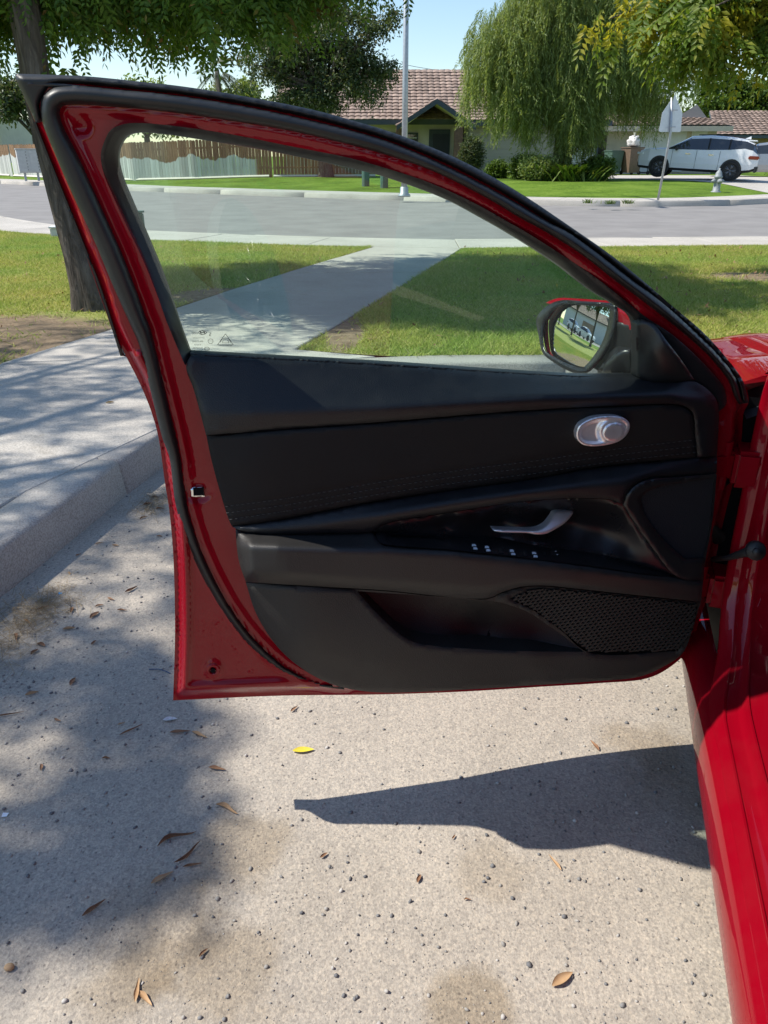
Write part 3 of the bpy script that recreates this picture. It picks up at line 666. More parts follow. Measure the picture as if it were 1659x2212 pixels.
# red pressed-steel inner panel = the door itself; everything else on it is a child
inner_loop = OUT_L[:12] + [(262, 769)] + OUT_L[12:] + OUT_T + HINGE
hole_loop = [(1510, 830), (1480, 760), (1440, 724)] + [(x, y) for x, y in RB[6:-1]] + [(412, 800), (829, 830), (1260, 850), (1440, 860)]
_flange = resample(inner_loop, 6)
_wsl = resample(WS_I, 8, False)
def red_relief(p):
    d = np.min(((p[:, None] - _flange[None]) ** 2).sum(-1), 1) ** .5
    s = np.clip((d - 9) / 12, 0, 1); s = s * s * (3 - 2 * s)
    o = -.040 + .034 * s
    left = np.clip((700 - p[:, 0]) / 100, 0, 1)
    o = o + .010 * np.exp(-((d - 27) / 7) ** 2) * left * (p[:, 1] > 760)           # rolled bead inside the flange
    dw = np.min(((p[:, None] - _wsl[None]) ** 2).sum(-1), 1) ** .5
    o = o + .006 * np.exp(-((dw - 10) / 7) ** 2)                                     # bead beside the seal
    b = np.hypot((p[:, 0] - 180), (p[:, 1] - 272) * .9); o = o - .007 * np.exp(-(b / 17) ** 4)   # dimple in the upper corner
    c = np.hypot((p[:, 0] - 460), (p[:, 1] - 1447)); o = o + .006 * np.exp(-((c - 14) / 6) ** 2)  # raised ring round the drain plug
    k = np.hypot((p[:, 0] - 425) / 34, (p[:, 1] - 1064) / 20); o = o - .006 * np.exp(-k ** 6)     # latch pocket
    return o
door = pad('front_door', [inner_loop, hole_loop], red_relief, M['red'], car, depth=.02, g=7, step=5, ang=50)
# outer skin: bulges outwards, closes the door from behind
skin_loop = OUT_L[:12] + [(262, 769), (420, 760), (829, 784), (1260, 812), (1450, 820), (1590, 868)] + HINGE
pad('outer_skin', [skin_loop], [(380, 1500, -.055), (360, 1000, -.075), (300, 790, -.065), (829, 1490, -.06), (829, 1200, -.115), (829, 800, -.075), (1500, 1400, -.06), (1560, 900, -.07), (1300, 1100, -.11), (1300, 830, -.075)], M['red'], door, depth=.0, g=22, step=10, ang=50)
rim = [(374, 1513), (378, 1362), (374, 1196), (365, 1097), (357, 1047), (342, 944), (325, 884), (300, 824), (273, 771), (262, 769), (243, 707), (213, 614), (185, 543), (153, 462), (123, 388), (101, 333), (82, 284), (74, 262)]
pad('edge_moulding', [rim + [(x + 5, y) for x, y in rim[::-1]][:8] + [(x + 5, y) for x, y in rim[::-1]][8:]], -.036, M['red'], door, er=3, ed=.004, depth=.03, g=5, step=5, ang=60)
rimb = [(74, 264), (82, 286), (101, 335), (123, 390), (153, 464), (185, 545), (213, 616), (243, 709), (262, 769)]
pad('frame_edge_seal', [[(x - 2, y) for x, y in rimb] + [(x + 3, y) for x, y in rimb[::-1]]], -.030, M['rubber'], door, er=3, ed=.003, depth=.03, g=5, step=5, ang=60)
# black frame moulding along the top, with its corner triangle
pad('frame_moulding', [OUT_T[:-1] + [(1617, 870), (1604, 872)] + [(x, y - 2) for x, y in WS_O[1:20]] + [(90, 222), (92, 262), (76, 264), (52, 209), (33, 168)]], .004, M['rubber'], door, er=14, ed=.020, depth=.03, g=6, step=5, ang=50)
pad('frame_groove', [[(52, 186), (90, 187), (180, 191), (190, 186), (130, 180), (60, 177)]], .0055, M['gloss'], door, er=6, ed=.003, depth=.002, g=4, step=4)
# weatherstrip
def ws_off(p): return np.interp(p[:, 1], [200, 700, 900, 1500], [.022, .020, .012, .010])
pad('weatherstrip', [WS_O + WS_I], ws_off, M['rubber'], door, er=19, ed=.022, depth=.012, g=5, step=5, ang=70)
# window run channel with the black corner panel in front of the mirror
chan = RB[:-1] + [(400, 790), (412, 767)] + GL[::-1] + [(1371, 815), (1503, 830), (1546, 862)]
chan_off = [(300, 268, .004), (320, 288, -.022), (220, 330, .004), (257, 345, -.022), (365, 707, .004), (392, 704, -.022), (400, 275, .004), (450, 304, -.022), (829, 362, .004), (829, 381, -.022), (1204, 544, .004), (1209, 574, -.022), (1344, 644, .006), (1369, 690, -.012), (1454, 724, .008), (1440, 800, .006), (1560, 850, .008), (1546, 870, .012), (400, 790, .01), (412, 767, -.02)]
pad('window_channel', [chan], chan_off, M['sail'], door, er=4, ed=.003, depth=.02, g=6, step=5, ang=55)
# ridge on the corner panel and its moulded edge
sail = [(1374, 700), (1386, 690), (1412, 700), (1440, 736), (1470, 775), (1502, 823), (1450, 829), (1400, 826), (1376, 815)]
pad('mirror_corner_panel', [sail], [(1374, 700, .004), (1376, 815, .006), (1412, 700, .022), (1420, 790, .030), (1502, 823, .028), (1392, 760, .010), (1405, 760, .028)], M['sail'], door, er=7, ed=.006, depth=.02, g=5, step=4, ang=50)
# glass
gl_loop = [(1378, 684)] + [(x + (8 if x > 900 else 0), y - 8) for x, y in GL[1:13]] + [(x - 6, y - 8) for x, y in GL[13:17]] + [(x - 8, y) for x, y in GL[17:]] + [(400, 790), (829, 812), (1260, 838), (1380, 836)]
pane = pad('window_glass', [gl_loop], -.026, M['glass'], door, depth=0, g=14, step=9, ang=60)
# belt seal strip between glass and trim
bs = [(410, 762), (829, 785), (1080, 802), (1260, 812), (1372, 812)]
pad('belt_seal', [bs + [(x, y + 7) for x, y in bs[::-1]]], -.010, M['rubber'], door, er=4, ed=.006, depth=.02, g=4, step=6, ang=60)

# upper pad
up = [(402, 792), (412, 768)] + BELT[1:] + [(1400, 822), (1450, 827), (1504, 826), (1544, 858), (1552, 884), (1549, 986), (1507, 988), (1501, 930), (1497, 894), (1478, 877), (1329, 877), (1129, 887), (829, 911), (650, 925), (445, 940), (432, 890), (418, 840)]
up_c = bands([(400, 765, .004), (450, 768, -.004), (829, 789, -.008), (1260, 816, -.006), (1369, 815, .002), (1450, 828, .030), (1552, 850, .036)], [(400, 885, .022), (450, 893, .038), (540, 894, .048), (829, 881, .058), (1170, 859, .062), (1440, 852, .062), (1520, 868, .050), (1552, 884, .036)], [(400, 940, .026), (470, 938, .044), (650, 925, .050), (829, 911, .054), (1329, 878, .055), (1480, 880, .054), (1552, 896, .036)], [(1480, 990, .046), (1525, 990, .046), (1552, 990, .034)])
pad('upper_trim', [up], up_c, M['pad'], door, er=5, ed=.005, depth=.03, g=7, step=5, ang=42)
# woven insert with its three stitched pleats
ins = [(446, 942), (650, 927), (829, 913), (1129, 889), (1329, 879), (1477, 879), (1495, 895), (1500, 930), (1506, 988), (1280, 1010), (1158, 1033), (979, 1058), (779, 1088), (579, 1127), (501, 1137), (494, 1122), (471, 1047), (456, 990)]
S1 = [(487, 1094), (629, 1075), (829, 1040), (1000, 1015), (1158, 995), (1330, 970), (1500, 950)]
S2 = [(489, 1108), (629, 1089), (829, 1053), (1000, 1028), (1158, 1008), (1330, 983), (1502, 964)]
S3 = [(496, 1122), (629, 1102), (829, 1066), (1000, 1041), (1158, 1022), (1330, 996), (1503, 977)]
_st = [resample(s, 6, False) for s in (S1, S2, S3)]
def pleat(p): return -.0035 * sum(np.exp(-(np.min(((p[:, None] - s[None]) ** 2).sum(-1), 1) ** .5 / 3.2) ** 2) for s in _st)
ins_c = [(446, 942, .026), (471, 1047, .026), (500, 1134, .030), (520, 1000, .044), (829, 915, .048), (829, 1000, .052), (829, 1075, .050), (1158, 890, .050), (1158, 960, .054), (1158, 1028, .048), (1477, 882, .050), (1450, 940, .052), (1500, 985, .044)]
pad('woven_insert', [ins], ins_c, M['insert'], door, er=6, ed=.006, depth=.03, g=6, step=5, ang=45, extra=pleat)
for s in _st:                                                         # each seam is a row of short stitches
    mb = MB(); q = resample(s, 4.2, False); W = D(q, tps(ins_c)(q) - .0012)
    for i in range(0, len(q) - 1, 2): mb.tube([W[i], (W[i] + W[i + 1]) / 2 + NB3 * .0009, W[i + 1]], .0006, 5)
    mb.build('seam_stitching', M['thread'], door)
# sweeping ledge below the insert
sw = [(502, 1138), (579, 1128), (779, 1089), (979, 1059), (1158, 1034), (1280, 1011), (1504, 989), (1549, 988), (1548, 1022), (1440, 1031), (1410, 1033), (1380, 1043), (1354, 1066), (1346, 1090), (1320, 1080), (1254, 1076), (1129, 1083), (979, 1106), (829, 1133), (804, 1148), (700, 1152), (579, 1153), (520, 1146)]
sw_c = bands([(500, 1138, .030), (579, 1128, .042), (779, 1089, .044), (979, 1059, .044), (1158, 1034, .044), (1280, 1011, .044), (1504, 989, .042), (1550, 988, .034)], [(500, 1142, .034), (579, 1143, .048), (700, 1130, .060), (829, 1112, .072), (979, 1086, .078), (1129, 1064, .082), (1254, 1050, .084), (1350, 1040, .080), (1430, 1018, .062), (1550, 1008, .044)], [(500, 1150, .036), (579, 1155, .050), (700, 1154, .058), (804, 1150, .062), (829, 1134, .066), (979, 1107, .070), (1129, 1084, .072), (1254, 1077, .074), (1346, 1092, .074), (1380, 1045, .068), (1410, 1034, .062), (1550, 1022, .046)])
pad('sweep_ledge', [sw], sw_c, M['pad'], door, er=5, ed=.005, depth=.03, g=6, step=5, ang=45)
# dark bowl round the inner handle
bowl = [(806, 1149), (829, 1134), (979, 1107), (1129, 1084), (1254, 1077), (1320, 1081), (1347, 1092), (1360, 1112), (1400, 1171), (1464, 1246), (1400, 1228), (1329, 1208), (1179, 1183), (954, 1158), (829, 1149)]
bowl_c = [(806, 1149, .058), (829, 1136, .060), (979, 1107, .060), (1129, 1084, .060), (1254, 1077, .062), (1347, 1092, .066), (1400, 1171, .066), (1464, 1246, .074), (1329, 1208, .052), (1179, 1183, .044), (954, 1158, .044), (829, 1148, .05), (960, 1135, .032), (1090, 1120, .008), (1180, 1118, .004), (1240, 1120, .006), (1300, 1140, .020), (1100, 1155, .022), (1250, 1170, .024), (1360, 1180, .046)]
pad('handle_bowl', [bowl], bowl_c, M['gloss'], door, er=4, ed=.004, depth=.01, g=6, step=5, ang=45)
hd = [(1062, 1142), (1120, 1144), (1158, 1143), (1178, 1133), (1190, 1118), (1200, 1105), (1237, 1103), (1238, 1108), (1222, 1128), (1200, 1143), (1180, 1153), (1160, 1155), (1140, 1152), (1070, 1148)]
hd_c = [(1062, 1144, .052), (1120, 1148, .058), (1160, 1148, .058), (1190, 1132, .048), (1215, 1112, .034), (1237, 1104, .026)]
pad('inner_handle', [hd], hd_c, M['metal'], door, er=5, ed=.006, depth=.012, g=3, step=3, ang=50)
# switch panel, its tray and buttons
swp = [(810, 1152), (829, 1150), (954, 1159), (1179, 1184), (1329, 1209), (1400, 1229), (1462, 1247), (1400, 1240), (1279, 1223), (1129, 1204), (979, 1188), (850, 1178), (822, 1172)]
tray = [(836, 1155), (880, 1157), (952, 1164), (968, 1170), (966, 1179), (950, 1181), (850, 1171), (838, 1165)]
swp_c = [(810, 1152, .052), (829, 1150, .048), (954, 1159, .044), (1179, 1184, .044), (1329, 1209, .052), (1462, 1247, .076), (1400, 1240, .090), (1279, 1223, .096), (1129, 1204, .098), (979, 1188, .098), (850, 1178, .094), (822, 1172, .086)]
pad('switch_panel', [swp, tray], swp_c, M['sail'], door, er=3, ed=.002, depth=.02, g=5, step=4, ang=55)
tr2 = [(832, 1153), (880, 1154), (960, 1161), (976, 1170), (970, 1183), (945, 1185), (848, 1175), (834, 1167)]
pad('grab_tray', [tr2], lambda p: tps(swp_c)(p) - .022, M['hole'], door, depth=.01, g=6, step=4)
swf = tps(swp_c)
for bx, by, bw, bh in ((1025, 1180, 15, 13), (1053, 1184, 16, 14), (1083, 1189, 13, 12), (1107, 1192, 17, 14), (1136, 1196, 12, 12), (1155, 1197, 15, 13), (1200, 1194, 22, 11), (1178, 1196, 7, 8)):
    q = [(bx - bw / 2, by - bh / 2), (bx + bw / 2 - 2, by - bh / 2 + 1), (bx + bw / 2, by + bh / 2), (bx - bw / 2 + 2, by + bh / 2 - 1)]
    b = pad('window_switch', [resample(q, 2.5, True, 20)], lambda p: swf(p) + .004, M['gloss' if bw in (15, 16) else 'arm'], door, er=3, ed=.002, depth=.007, g=3, step=2, ang=30)
    if bw > 14:
        ic = [(bx - 5.5, by - 5), (bx + 1, by - 5), (bx + 3.5, by - 2.5), (bx + 3.5, by), (bx - 5.5, by)] if bw < 20 else [(bx - 2, by - 4), (bx + 3, by - 4), (bx + 1, by - 2)]
        pad('switch_symbol', [ic], lambda p: swf(p) + .0052, M['print'], door, depth=0, g=2, step=2)
        ic = [(x + 3, y + 7) for x, y in ic]
        pad('switch_symbol', [ic], lambda p: swf(p) + .0052, M['print'], door, depth=0, g=2, step=2)
# armrest
arm = [(509, 1144), (520, 1148), (579, 1155), (700, 1154), (804, 1151), (822, 1174), (850, 1180), (979, 1190), (1129, 1206), (1279, 1225), (1400, 1242), (1464, 1249), (1519, 1258), (1514, 1300), (1360, 1284), (1240, 1271), (1179, 1265), (1129, 1267), (1085, 1279), (1054, 1292), (829, 1275), (764, 1271), (640, 1264), (531, 1257), (518, 1220), (512, 1187)]
arm_c = bands([(505, 1143, .022), (540, 1150, .036), (579, 1155, .046), (700, 1155, .054), (804, 1152, .058), (822, 1174, .088), (979, 1190, .098), (1279, 1225, .098), (1400, 1242, .092), (1519, 1258, .074)], [(505, 1180, .036), (540, 1180, .080), (600, 1181, .094), (754, 1188, .100), (822, 1190, .102), (979, 1203, .103), (1279, 1238, .102), (1400, 1254, .096), (1519, 1268, .076)], [(505, 1240, .034), (545, 1238, .086), (620, 1242, .098), (829, 1256, .100), (1054, 1272, .100), (1120, 1258, .102), (1240, 1258, .102), (1519, 1285, .074)], [(505, 1256, .034), (560, 1259, .070), (764, 1271, .085), (829, 1275, .087), (1054, 1292, .088), (1129, 1267, .094), (1240, 1271, .094), (1514, 1300, .068)], blur=6)
pad('armrest', [arm], arm_c, M['arm'], door, er=6, ed=.006, depth=.05, g=6, step=5, ang=45)
# lower trim with openings for the bin and the loudspeaker
low = [(531, 1259), (640, 1266), (764, 1273), (829, 1277), (1054, 1294), (1085, 1281), (1129, 1269), (1179, 1267), (1240, 1273), (1360, 1286), (1514, 1302), (1507, 1322), (1494, 1367), (1474, 1412), (1429, 1442), (1380, 1462), (1280, 1472), (1158, 1480), (1000, 1490), (829, 1496), (764, 1490), (709, 1475), (649, 1442), (599, 1397), (554, 1327)]
binl = [(772, 1277), (829, 1281), (1054, 1297), (1090, 1304), (1140, 1322), (1195, 1358), (1262, 1408), (1150, 1407), (1029, 1402), (930, 1394), (889, 1385), (856, 1364), (835, 1345), (804, 1314)]
gri = [(1102, 1293), (1139, 1278), (1180, 1273), (1230, 1276), (1360, 1290), (1508, 1306), (1502, 1340), (1492, 1368), (1464, 1407), (1271, 1409), (1212, 1362), (1150, 1317)]
low_c = [(531, 1259, .030), (554, 1327, .022), (599, 1397, .020), (649, 1442, .018), (709, 1475, .018), (829, 1496, .022), (1158, 1480, .026), (1380, 1462, .026), (1474, 1412, .026), (1507, 1312, .040), (600, 1290, .058), (650, 1380, .056), (764, 1276, .070), (760, 1400, .062), (829, 1450, .052), (1000, 1450, .054), (1158, 1440, .054), (1300, 1435, .050), (1000, 1402, .064), (1200, 1380, .062), (1150, 1300, .072), (1054, 1295, .076), (1240, 1274, .074), (1400, 1300, .060)]
pad('lower_trim', [low, binl, gri], low_c, M['low'], door, er=6, ed=.006, depth=.055, g=7, step=5, ang=45)
big = [(755, 1268), (829, 1272), (1054, 1288), (1110, 1300), (1160, 1326), (1280, 1412), (1275, 1425), (1029, 1418), (880, 1402), (835, 1372), (790, 1325)]
pad('door_bin', [big], [(760, 1270, .02), (1054, 1290, .02), (1280, 1412, .05), (1029, 1416, .05), (880, 1400, .045), (900, 1330, .004), (1050, 1340, .002), (1150, 1370, .010), (1029, 1395, .02)], M['pad'], door, depth=.01, g=8, step=6)
# bottle shape pressed into the bin
pad('bottle_recess', [[(985, 1345), (1000, 1325), (1030, 1318), (1055, 1335), (1062, 1375), (1050, 1405), (1000, 1402)]], [(1020, 1320, .006), (1020, 1400, .026), (985, 1360, .006), (1062, 1360, .006), (1022, 1360, -.010)], M['hole'], door, er=8, ed=.004, depth=.004, g=5, step=5)
# loudspeaker grille: crossing ribs over a dark backing
gset = tps(low_c)
pad('grille_backing', [[(x, y) for x, y in gri]], lambda p: gset(p) - .012, M['hole'], door, depth=.004, g=12, step=8)
gl2 = resample(gri, 3); mb = MB()
def ribs(dirv, pitch, wd, h):
    dirv = np.array(dirv, float); dirv /= np.linalg.norm(dirv); nv = np.array((-dirv[1], dirv[0])); c = gl2.mean(0)
    for k in range(-60, 61):
        q = c + nv * pitch * k + dirv * np.arange(-330, 331, 4.0)[:, None]; ins_ = inpoly(q, gl2); i = 0
        while i < len(q):
            if ins_[i]:
                j = i
                while j + 1 < len(q) and ins_[j + 1]: j += 1
                if j - i >= 1:
                    idx = [i, j] if j - i < 8 else list(range(i, j, 8)) + [j]; s = q[idx]
                    A, B = D(s - nv * wd / 2, gset(s - nv * wd / 2) + h), D(s + nv * wd / 2, gset(s + nv * wd / 2) + h); n = len(s)
                    v = np.vstack([A, B, A - NB3 * .006, B - NB3 * .006])
                    for t in range(n - 1):
                        mb.add(v[[t, t + 1, n + t + 1, n + t, 2 * n + t, 2 * n + t + 1, 3 * n + t + 1, 3 * n + t]], [(0, 1, 2, 3), (4, 5, 1, 0), (3, 2, 6, 7)])
                i = j + 1
            else: i += 1
ribs((1, -.14), 6.6, 3.4, -.001); ribs((1, -1.15), 7.4, 2.5, .0005)
mb.build('speaker_grille', M['low'], door)
# bezel and cloth in front of the bowl
bez = [(1347, 1092), (1354, 1068), (1380, 1045), (1410, 1035), (1440, 1033), (1548, 1024), (1541, 1112), (1524, 1212), (1519, 1257), (1464, 1247), (1400, 1171), (1360, 1112)]
clo = [(1384, 1078), (1399, 1062), (1429, 1051), (1545, 1030), (1534, 1137), (1520, 1206), (1479, 1208), (1430, 1162), (1391, 1107)]
bez_c = [(1347, 1092, .076), (1380, 1045, .076), (1548, 1024, .050), (1464, 1246, .084), (1400, 1171, .076), (1519, 1257, .070), (1400, 1080, .068), (1480, 1200, .066), (1535, 1130, .050)]
pad('speaker_bezel', [bez, clo], bez_c, M['sail'], door, er=5, ed=.005, depth=.03, g=6, step=4, ang=45)
pad('speaker_cloth', [resample([( (x - 1460) * 1.04 + 1460, (y - 1130) * 1.04 + 1130) for x, y in clo], 5)], lambda p: tps(bez_c)(p) - .010, M['cloth'], door, depth=.01, g=7, step=5)
# tweeter: silver scoop with a round perforated cap
tw = [(1245, 937), (1251, 920), (1268, 908), (1289, 901), (1327, 899), (1347, 903), (1359, 913), (1360, 925), (1352, 941), (1337, 953), (1312, 961), (1278, 964), (1258, 960), (1247, 949)]
def twf(p):
    b = tps(ins_c)(p) + .014; L = resample(tw, 3); d = np.min(((p[:, None] - L[None]) ** 2).sum(-1), 1) ** .5
    s = np.clip((d - 5) / 6, 0, 1); s = s * s * (3 - 2 * s)
    c = np.hypot(p[:, 0] - 1325, (p[:, 1] - 933) * 1.1); ri = np.clip((40 - c) / 14, 0, 1)
    return b - .008 * s * (1 - ri * ri * (3 - 2 * ri))
pad('tweeter_scoop', [tw], twf, M['metal'], door, er=2, ed=.002, depth=.012, g=2.5, step=3, ang=50)
tc = [(1325.5 + 25 * math.cos(a), 933.5 + 21.5 * math.sin(a) - 3 * math.cos(a)) for a in np.linspace(0, 2 * math.pi, 25)[:-1]]
tb = lambda p: tps(ins_c)(p) + .017
cap = pad('tweeter_cap', [tc], tb, M['metal'], door, er=4, ed=.004, depth=.012, g=4, step=3)
mb = MB()
for i in range(22):
    for k in range(9):
        r = 2.5 + 2.1 * k; a = 2 * math.pi * i / 22 + .055 * k
        if k < 3 and i % 2: continue
        c = np.array((1325.5 + r * 1.0 * math.cos(a), 933.5 + r * .88 * math.sin(a) - .12 * r * math.cos(a))); q = np.array([c + .52 * np.array((math.cos(t), math.sin(t))) for t in np.linspace(0, 6.283, 7)[:-1]])
        W = D(q, tb(q) + .0006); mb.add(W, [tuple(range(6))])
mb.build('tweeter_perforation', M['hole'], door)
# latch, drain plug, rear handle cap
pad('latch', [[(408, 1053), (440, 1051), (442, 1073), (410, 1075)]], -.006, M['chrome'], door, er=3, ed=.003, depth=.012, g=4, step=4, ang=30)
pad('latch_slot', [[(417, 1055), (440, 1054), (440, 1070), (418, 1071)]], -.0035, M['hole'], door, depth=.004, g=4, step=4, ang=30)
pad('drain_hole', [[(460 + 5 * math.cos(a), 1449 + 5 * math.sin(a)) for a in np.linspace(0, 6.283, 9)[:-1]]], .0005, M['hole'], door, depth=.004, g=3, step=2)
pad('drain_ring', [[(460 + 16 * math.cos(a), 1447 + 14 * math.sin(a)) for a in np.linspace(0, 6.283, 17)[:-1]], [(460 + 8 * math.cos(a), 1448 + 7 * math.sin(a)) for a in np.linspace(0, 6.283, 13)[:-1]]], .002, M['red'], door, er=5, ed=.003, depth=.006, g=3, step=3)
# glass print, read from outside (mirrored from here)
def text_mesh(txt, size):
    cu = bpy.data.curves.new('t', 'FONT'); cu.body = txt; cu.size = size; cu.align_x = 'CENTER'; o = bpy.data.objects.new('t', cu); COL.objects.link(o)
    dg = bpy.context.evaluated_depsgraph_get(); me = o.evaluated_get(dg).to_mesh(); v = np.array([tuple(p.co)[:2] for p in me.vertices]); f = [tuple(p.vertices) for p in me.polygons]
    o.to_mesh_clear() if False else None
    bpy.data.objects.remove(o); bpy.data.curves.remove(cu); return v, f
mb = MB()
for txt, x, y, size in (('KCC', 421, 722, 6), ('H', 0, 0, 0), ('S', 454, 726, 11), ('DOT 718 AS2 M43', 429, 731, 3.2), ('43R-016942', 427, 739, 5), ('E100254', 427, 746, 4.2), ('TRANSP.70%', 427, 753, 4), ('Solar glass', 427, 759, 4.2), ('E 11', 455, 738, 4.6), ('CCC', 447, 755, 4), ('WARNING', 487, 741.5, 3.2), ('SECURITY SYSTEM', 487, 748, 3.4)):
    if not size: continue
    v, f = text_mesh(txt, size); q = np.c_[x - v[:, 0], y - v[:, 1]]; mb.add(D(q, -.0252), f)
def ring(cx, cy, rx, ry, wd, n=24, a0=0, a1=6.2832):
    a = np.linspace(a0, a1, n); o = np.c_[cx + rx * np.cos(a), cy + ry * np.sin(a)]; i = np.c_[cx + (rx - wd) * np.cos(a), cy + (ry - wd) * np.sin(a)]
    mb.add(np.vstack([D(o, -.0252), D(i, -.0252)]), [(k, k + 1, n + k + 1, n + k) for k in range(n - 1)])
ring(437.5, 718.5, 9, 4.6, 1.2); ring(455, 737, 6, 5.4, .8); ring(447, 753.5, 6, 4, .8)
ring(487, 740, 11, 10, .8, 16, math.pi, 2 * math.pi); ring(487, 740, 7.5, 7, .8, 16, math.pi, 2 * math.pi)
def stroke(P, wd):
    P = np.array(P, float)
    for a, b in zip(P[:-1], P[1:]):
        t = (b - a) / np.linalg.norm(b - a); nv = np.array((-t[1], t[0])) * wd / 2; mb.add(D(np.array([a + nv, b + nv, b - nv, a - nv]), -.0252), [(0, 1, 2, 3)])
stroke([(487, 721), (504, 745), (470, 745), (487, 721)], 1); stroke([(435, 722), (432, 715.5)], 1.8); stroke([(443, 721.5), (440, 715)], 1.8); stroke([(434, 718), (442, 719)], 1.4)
mb.build('glass_print', M['mark'], door)

# ---- door mirror, outside the glass
def D2(p, off): return D(p, off)
mo = [(1162, 688), (1188, 660), (1216, 650), (1262, 652), (1310, 655), (1331, 657), (1333, 680), (1326, 720), (1310, 760), (1285, 792), (1268, 806), (1250, 808), (1225, 800), (1192, 780), (1176, 766), (1166, 725)]
mi = [(1184, 702), (1202, 676), (1225, 664), (1262, 665), (1305, 669), (1313, 674), (1310, 700), (1298, 740), (1275, 776), (1262, 790), (1240, 786), (1205, 768), (1187, 755), (1182, 728)]
mc = D(np.array([(1248, 728)]), -.195)[0]; vin = Vector(mc) - Vector((0, 0, CAM_H)); vin.normalize()
MOUT = Vector((-.87, .49, -.03)).normalized(); mn = (MOUT - vin).normalized()
def MOFF(p):                                                          # the rim lies in the plane of the mirror glass, a little proud of it
    rr = rays(p); t = (np.dot(mc + np.array(mn) * .010 - np.array((0, 0, CAM_H)), np.array(mn))) / (rr @ np.array(mn)); P = rr * t[:, None] + np.array((0, 0, CAM_H)); return (P[:, :2] - DO) @ DN - lean(P[:, 2])
mi = [(1248 + (x - 1248) * 1.13, 728 + (y - 728) * 1.10) for x, y in mi]
pad('mirror_housing', [mo, mi], MOFF, M['gloss'], door, er=6, ed=.006, depth=.008, g=4, step=4, ang=50)
# housing shell behind the rim, rounded away from the viewer
Lo = resample(mo, 5); cen = Lo.mean(0); rows = []
for k, (sc, dp) in enumerate(((.92, .018), (.91, .05), (.85, .085), (.72, .115), (.45, .132), (.1, .138))):
    q = cen + (Lo - cen) * sc; A = D(Lo, MOFF(Lo)); cc = A.mean(0); rows.append(cc + (A - cc) * sc + np.array((.26, .94, -.20)) * dp)
n = len(Lo); raw_mesh('mirror_shell', np.vstack(rows), [(j * n + i, j * n + (i + 1) % n, (j + 1) * n + (i + 1) % n, (j + 1) * n + i) for j in range(len(rows) - 1) for i in range(n)], M['red'], door, True)
# mirror glass: flat, turned to face left along the lawn
q = resample([(1248 + (x - 1248) * 1.04, 728 + (y - 728) * 1.04) for x, y in mi], 5); gv, gf = triangulate([q], 6); rr = rays(gv); t = ((Vector(mc) - Vector((0, 0, CAM_H))).dot(mn)) / (rr @ np.array(mn)); Pm = rr * t[:, None] + np.array((0, 0, CAM_H))
r2 = ((Pm - np.array(mc)) ** 2).sum(1); MR = .95; bulge = MR - np.sqrt(MR ** 2 - r2); Pm = Pm - np.array(mn) * bulge[:, None]          # slightly convex glass
if np.dot(np.cross(Pm[gf[0][1]] - Pm[gf[0][0]], Pm[gf[0][2]] - Pm[gf[0][0]]), np.array(mn)) < 0: gf = gf[:, ::-1]
mg = raw_mesh('mirror_glass', Pm, gf, M['mirror'], door, True)
nrm = (np.array(mn) * MR + (Pm - np.array(mc) + np.array(mn) * bulge[:, None])); nrm /= np.linalg.norm(nrm, axis=1)[:, None]; mg.data.normals_split_custom_set_from_vertices([tuple(v) for v in nrm])
raw_mesh('mirror_backing', Pm - np.array(mn) * .006, gf[:, ::-1], M['black'], door, True)
# mirror arm and cap
pad('mirror_arm', [[(1318, 690), (1372, 700), (1372, 812), (1330, 812), (1290, 800), (1300, 780), (1318, 740)]], [(1318, 690, -.11), (1372, 700, -.045), (1372, 812, -.04), (1290, 800, -.10), (1330, 760, -.085)], M['sail'], door, er=8, ed=.01, depth=.05, g=5, step=5)
pad('mirror_cap', [[(1335, 664), (1372, 690), (1372, 716), (1330, 718), (1326, 712)]], [(1330, 665, -.108), (1372, 690, -.042), (1328, 716, -.104), (1372, 716, -.040)], M['red'], door, er=4, ed=.004, depth=.03, g=5, step=4)
pad('mirror_top_cap', [[(1190, 659), (1216, 649.5), (1262, 650.5), (1331, 655.5), (1331, 659), (1262, 654), (1216, 652.5)]], lambda p: MOFF(p) - .008, M['red'], door, er=2, ed=.004, depth=.03, g=3, step=4)
pad('mirror_foot', [[(1300, 792), (1318, 775), (1340, 755), (1366, 752), (1372, 812), (1300, 812)]], [(1300, 800, -.088), (1372, 752, -.034), (1372, 812, -.030), (1330, 780, -.056)], M['gloss'], door, er=10, ed=.014, depth=.02, g=5, step=5)

# ---- body of the red car
def sweep(name, path, sec, mat, parent, smooth=True, closed=False):
    P = resample(path, .03, False, 80); T = np.gradient(P, axis=0); T /= np.linalg.norm(T, axis=1)[:, None]; N = np.c_[T[:, 1], -T[:, 0]]; V = []
    for p, nv in zip(P, N):
        ln = -.36 * max(0, p[1] - .92); k_ = min(1, max(0, (p[0] + .30) / .20)) if p[1] < .75 else 1; k_ = k_ * k_ * (3 - 2 * k_); ln -= .036 * k_; qs = 1 - .70 * k_; lk = .86 - .20 * k_
        for q, l in sec: s = p + nv * q * qs; V.append(C(s[0], l * lk + ln, s[1]))
    k = len(sec); F = [(i * k + j, i * k + j + 1, (i + 1) * k + j + 1, (i + 1) * k + j) for i in range(len(P) - 1) for j in range(k - 1)]
    if closed: F += [(i * k + k - 1, i * k, (i + 1) * k, (i + 1) * k + k - 1) for i in range(len(P) - 1)]
    return mesh(name, V, F, mat, parent, smooth)
jpath = [(-1.10, .362), (-.8, .362), (-.5, .362), (-.30, .364), (-.19, .375), (-.11, .41), (-.062, .48), (-.045, .58), (-.04, .7), (-.03, .82), (-.045, .90), (-.12, .985), (-.30, 1.12), (-.55, 1.28), (-.8, 1.35), (-1.1, 1.372)]
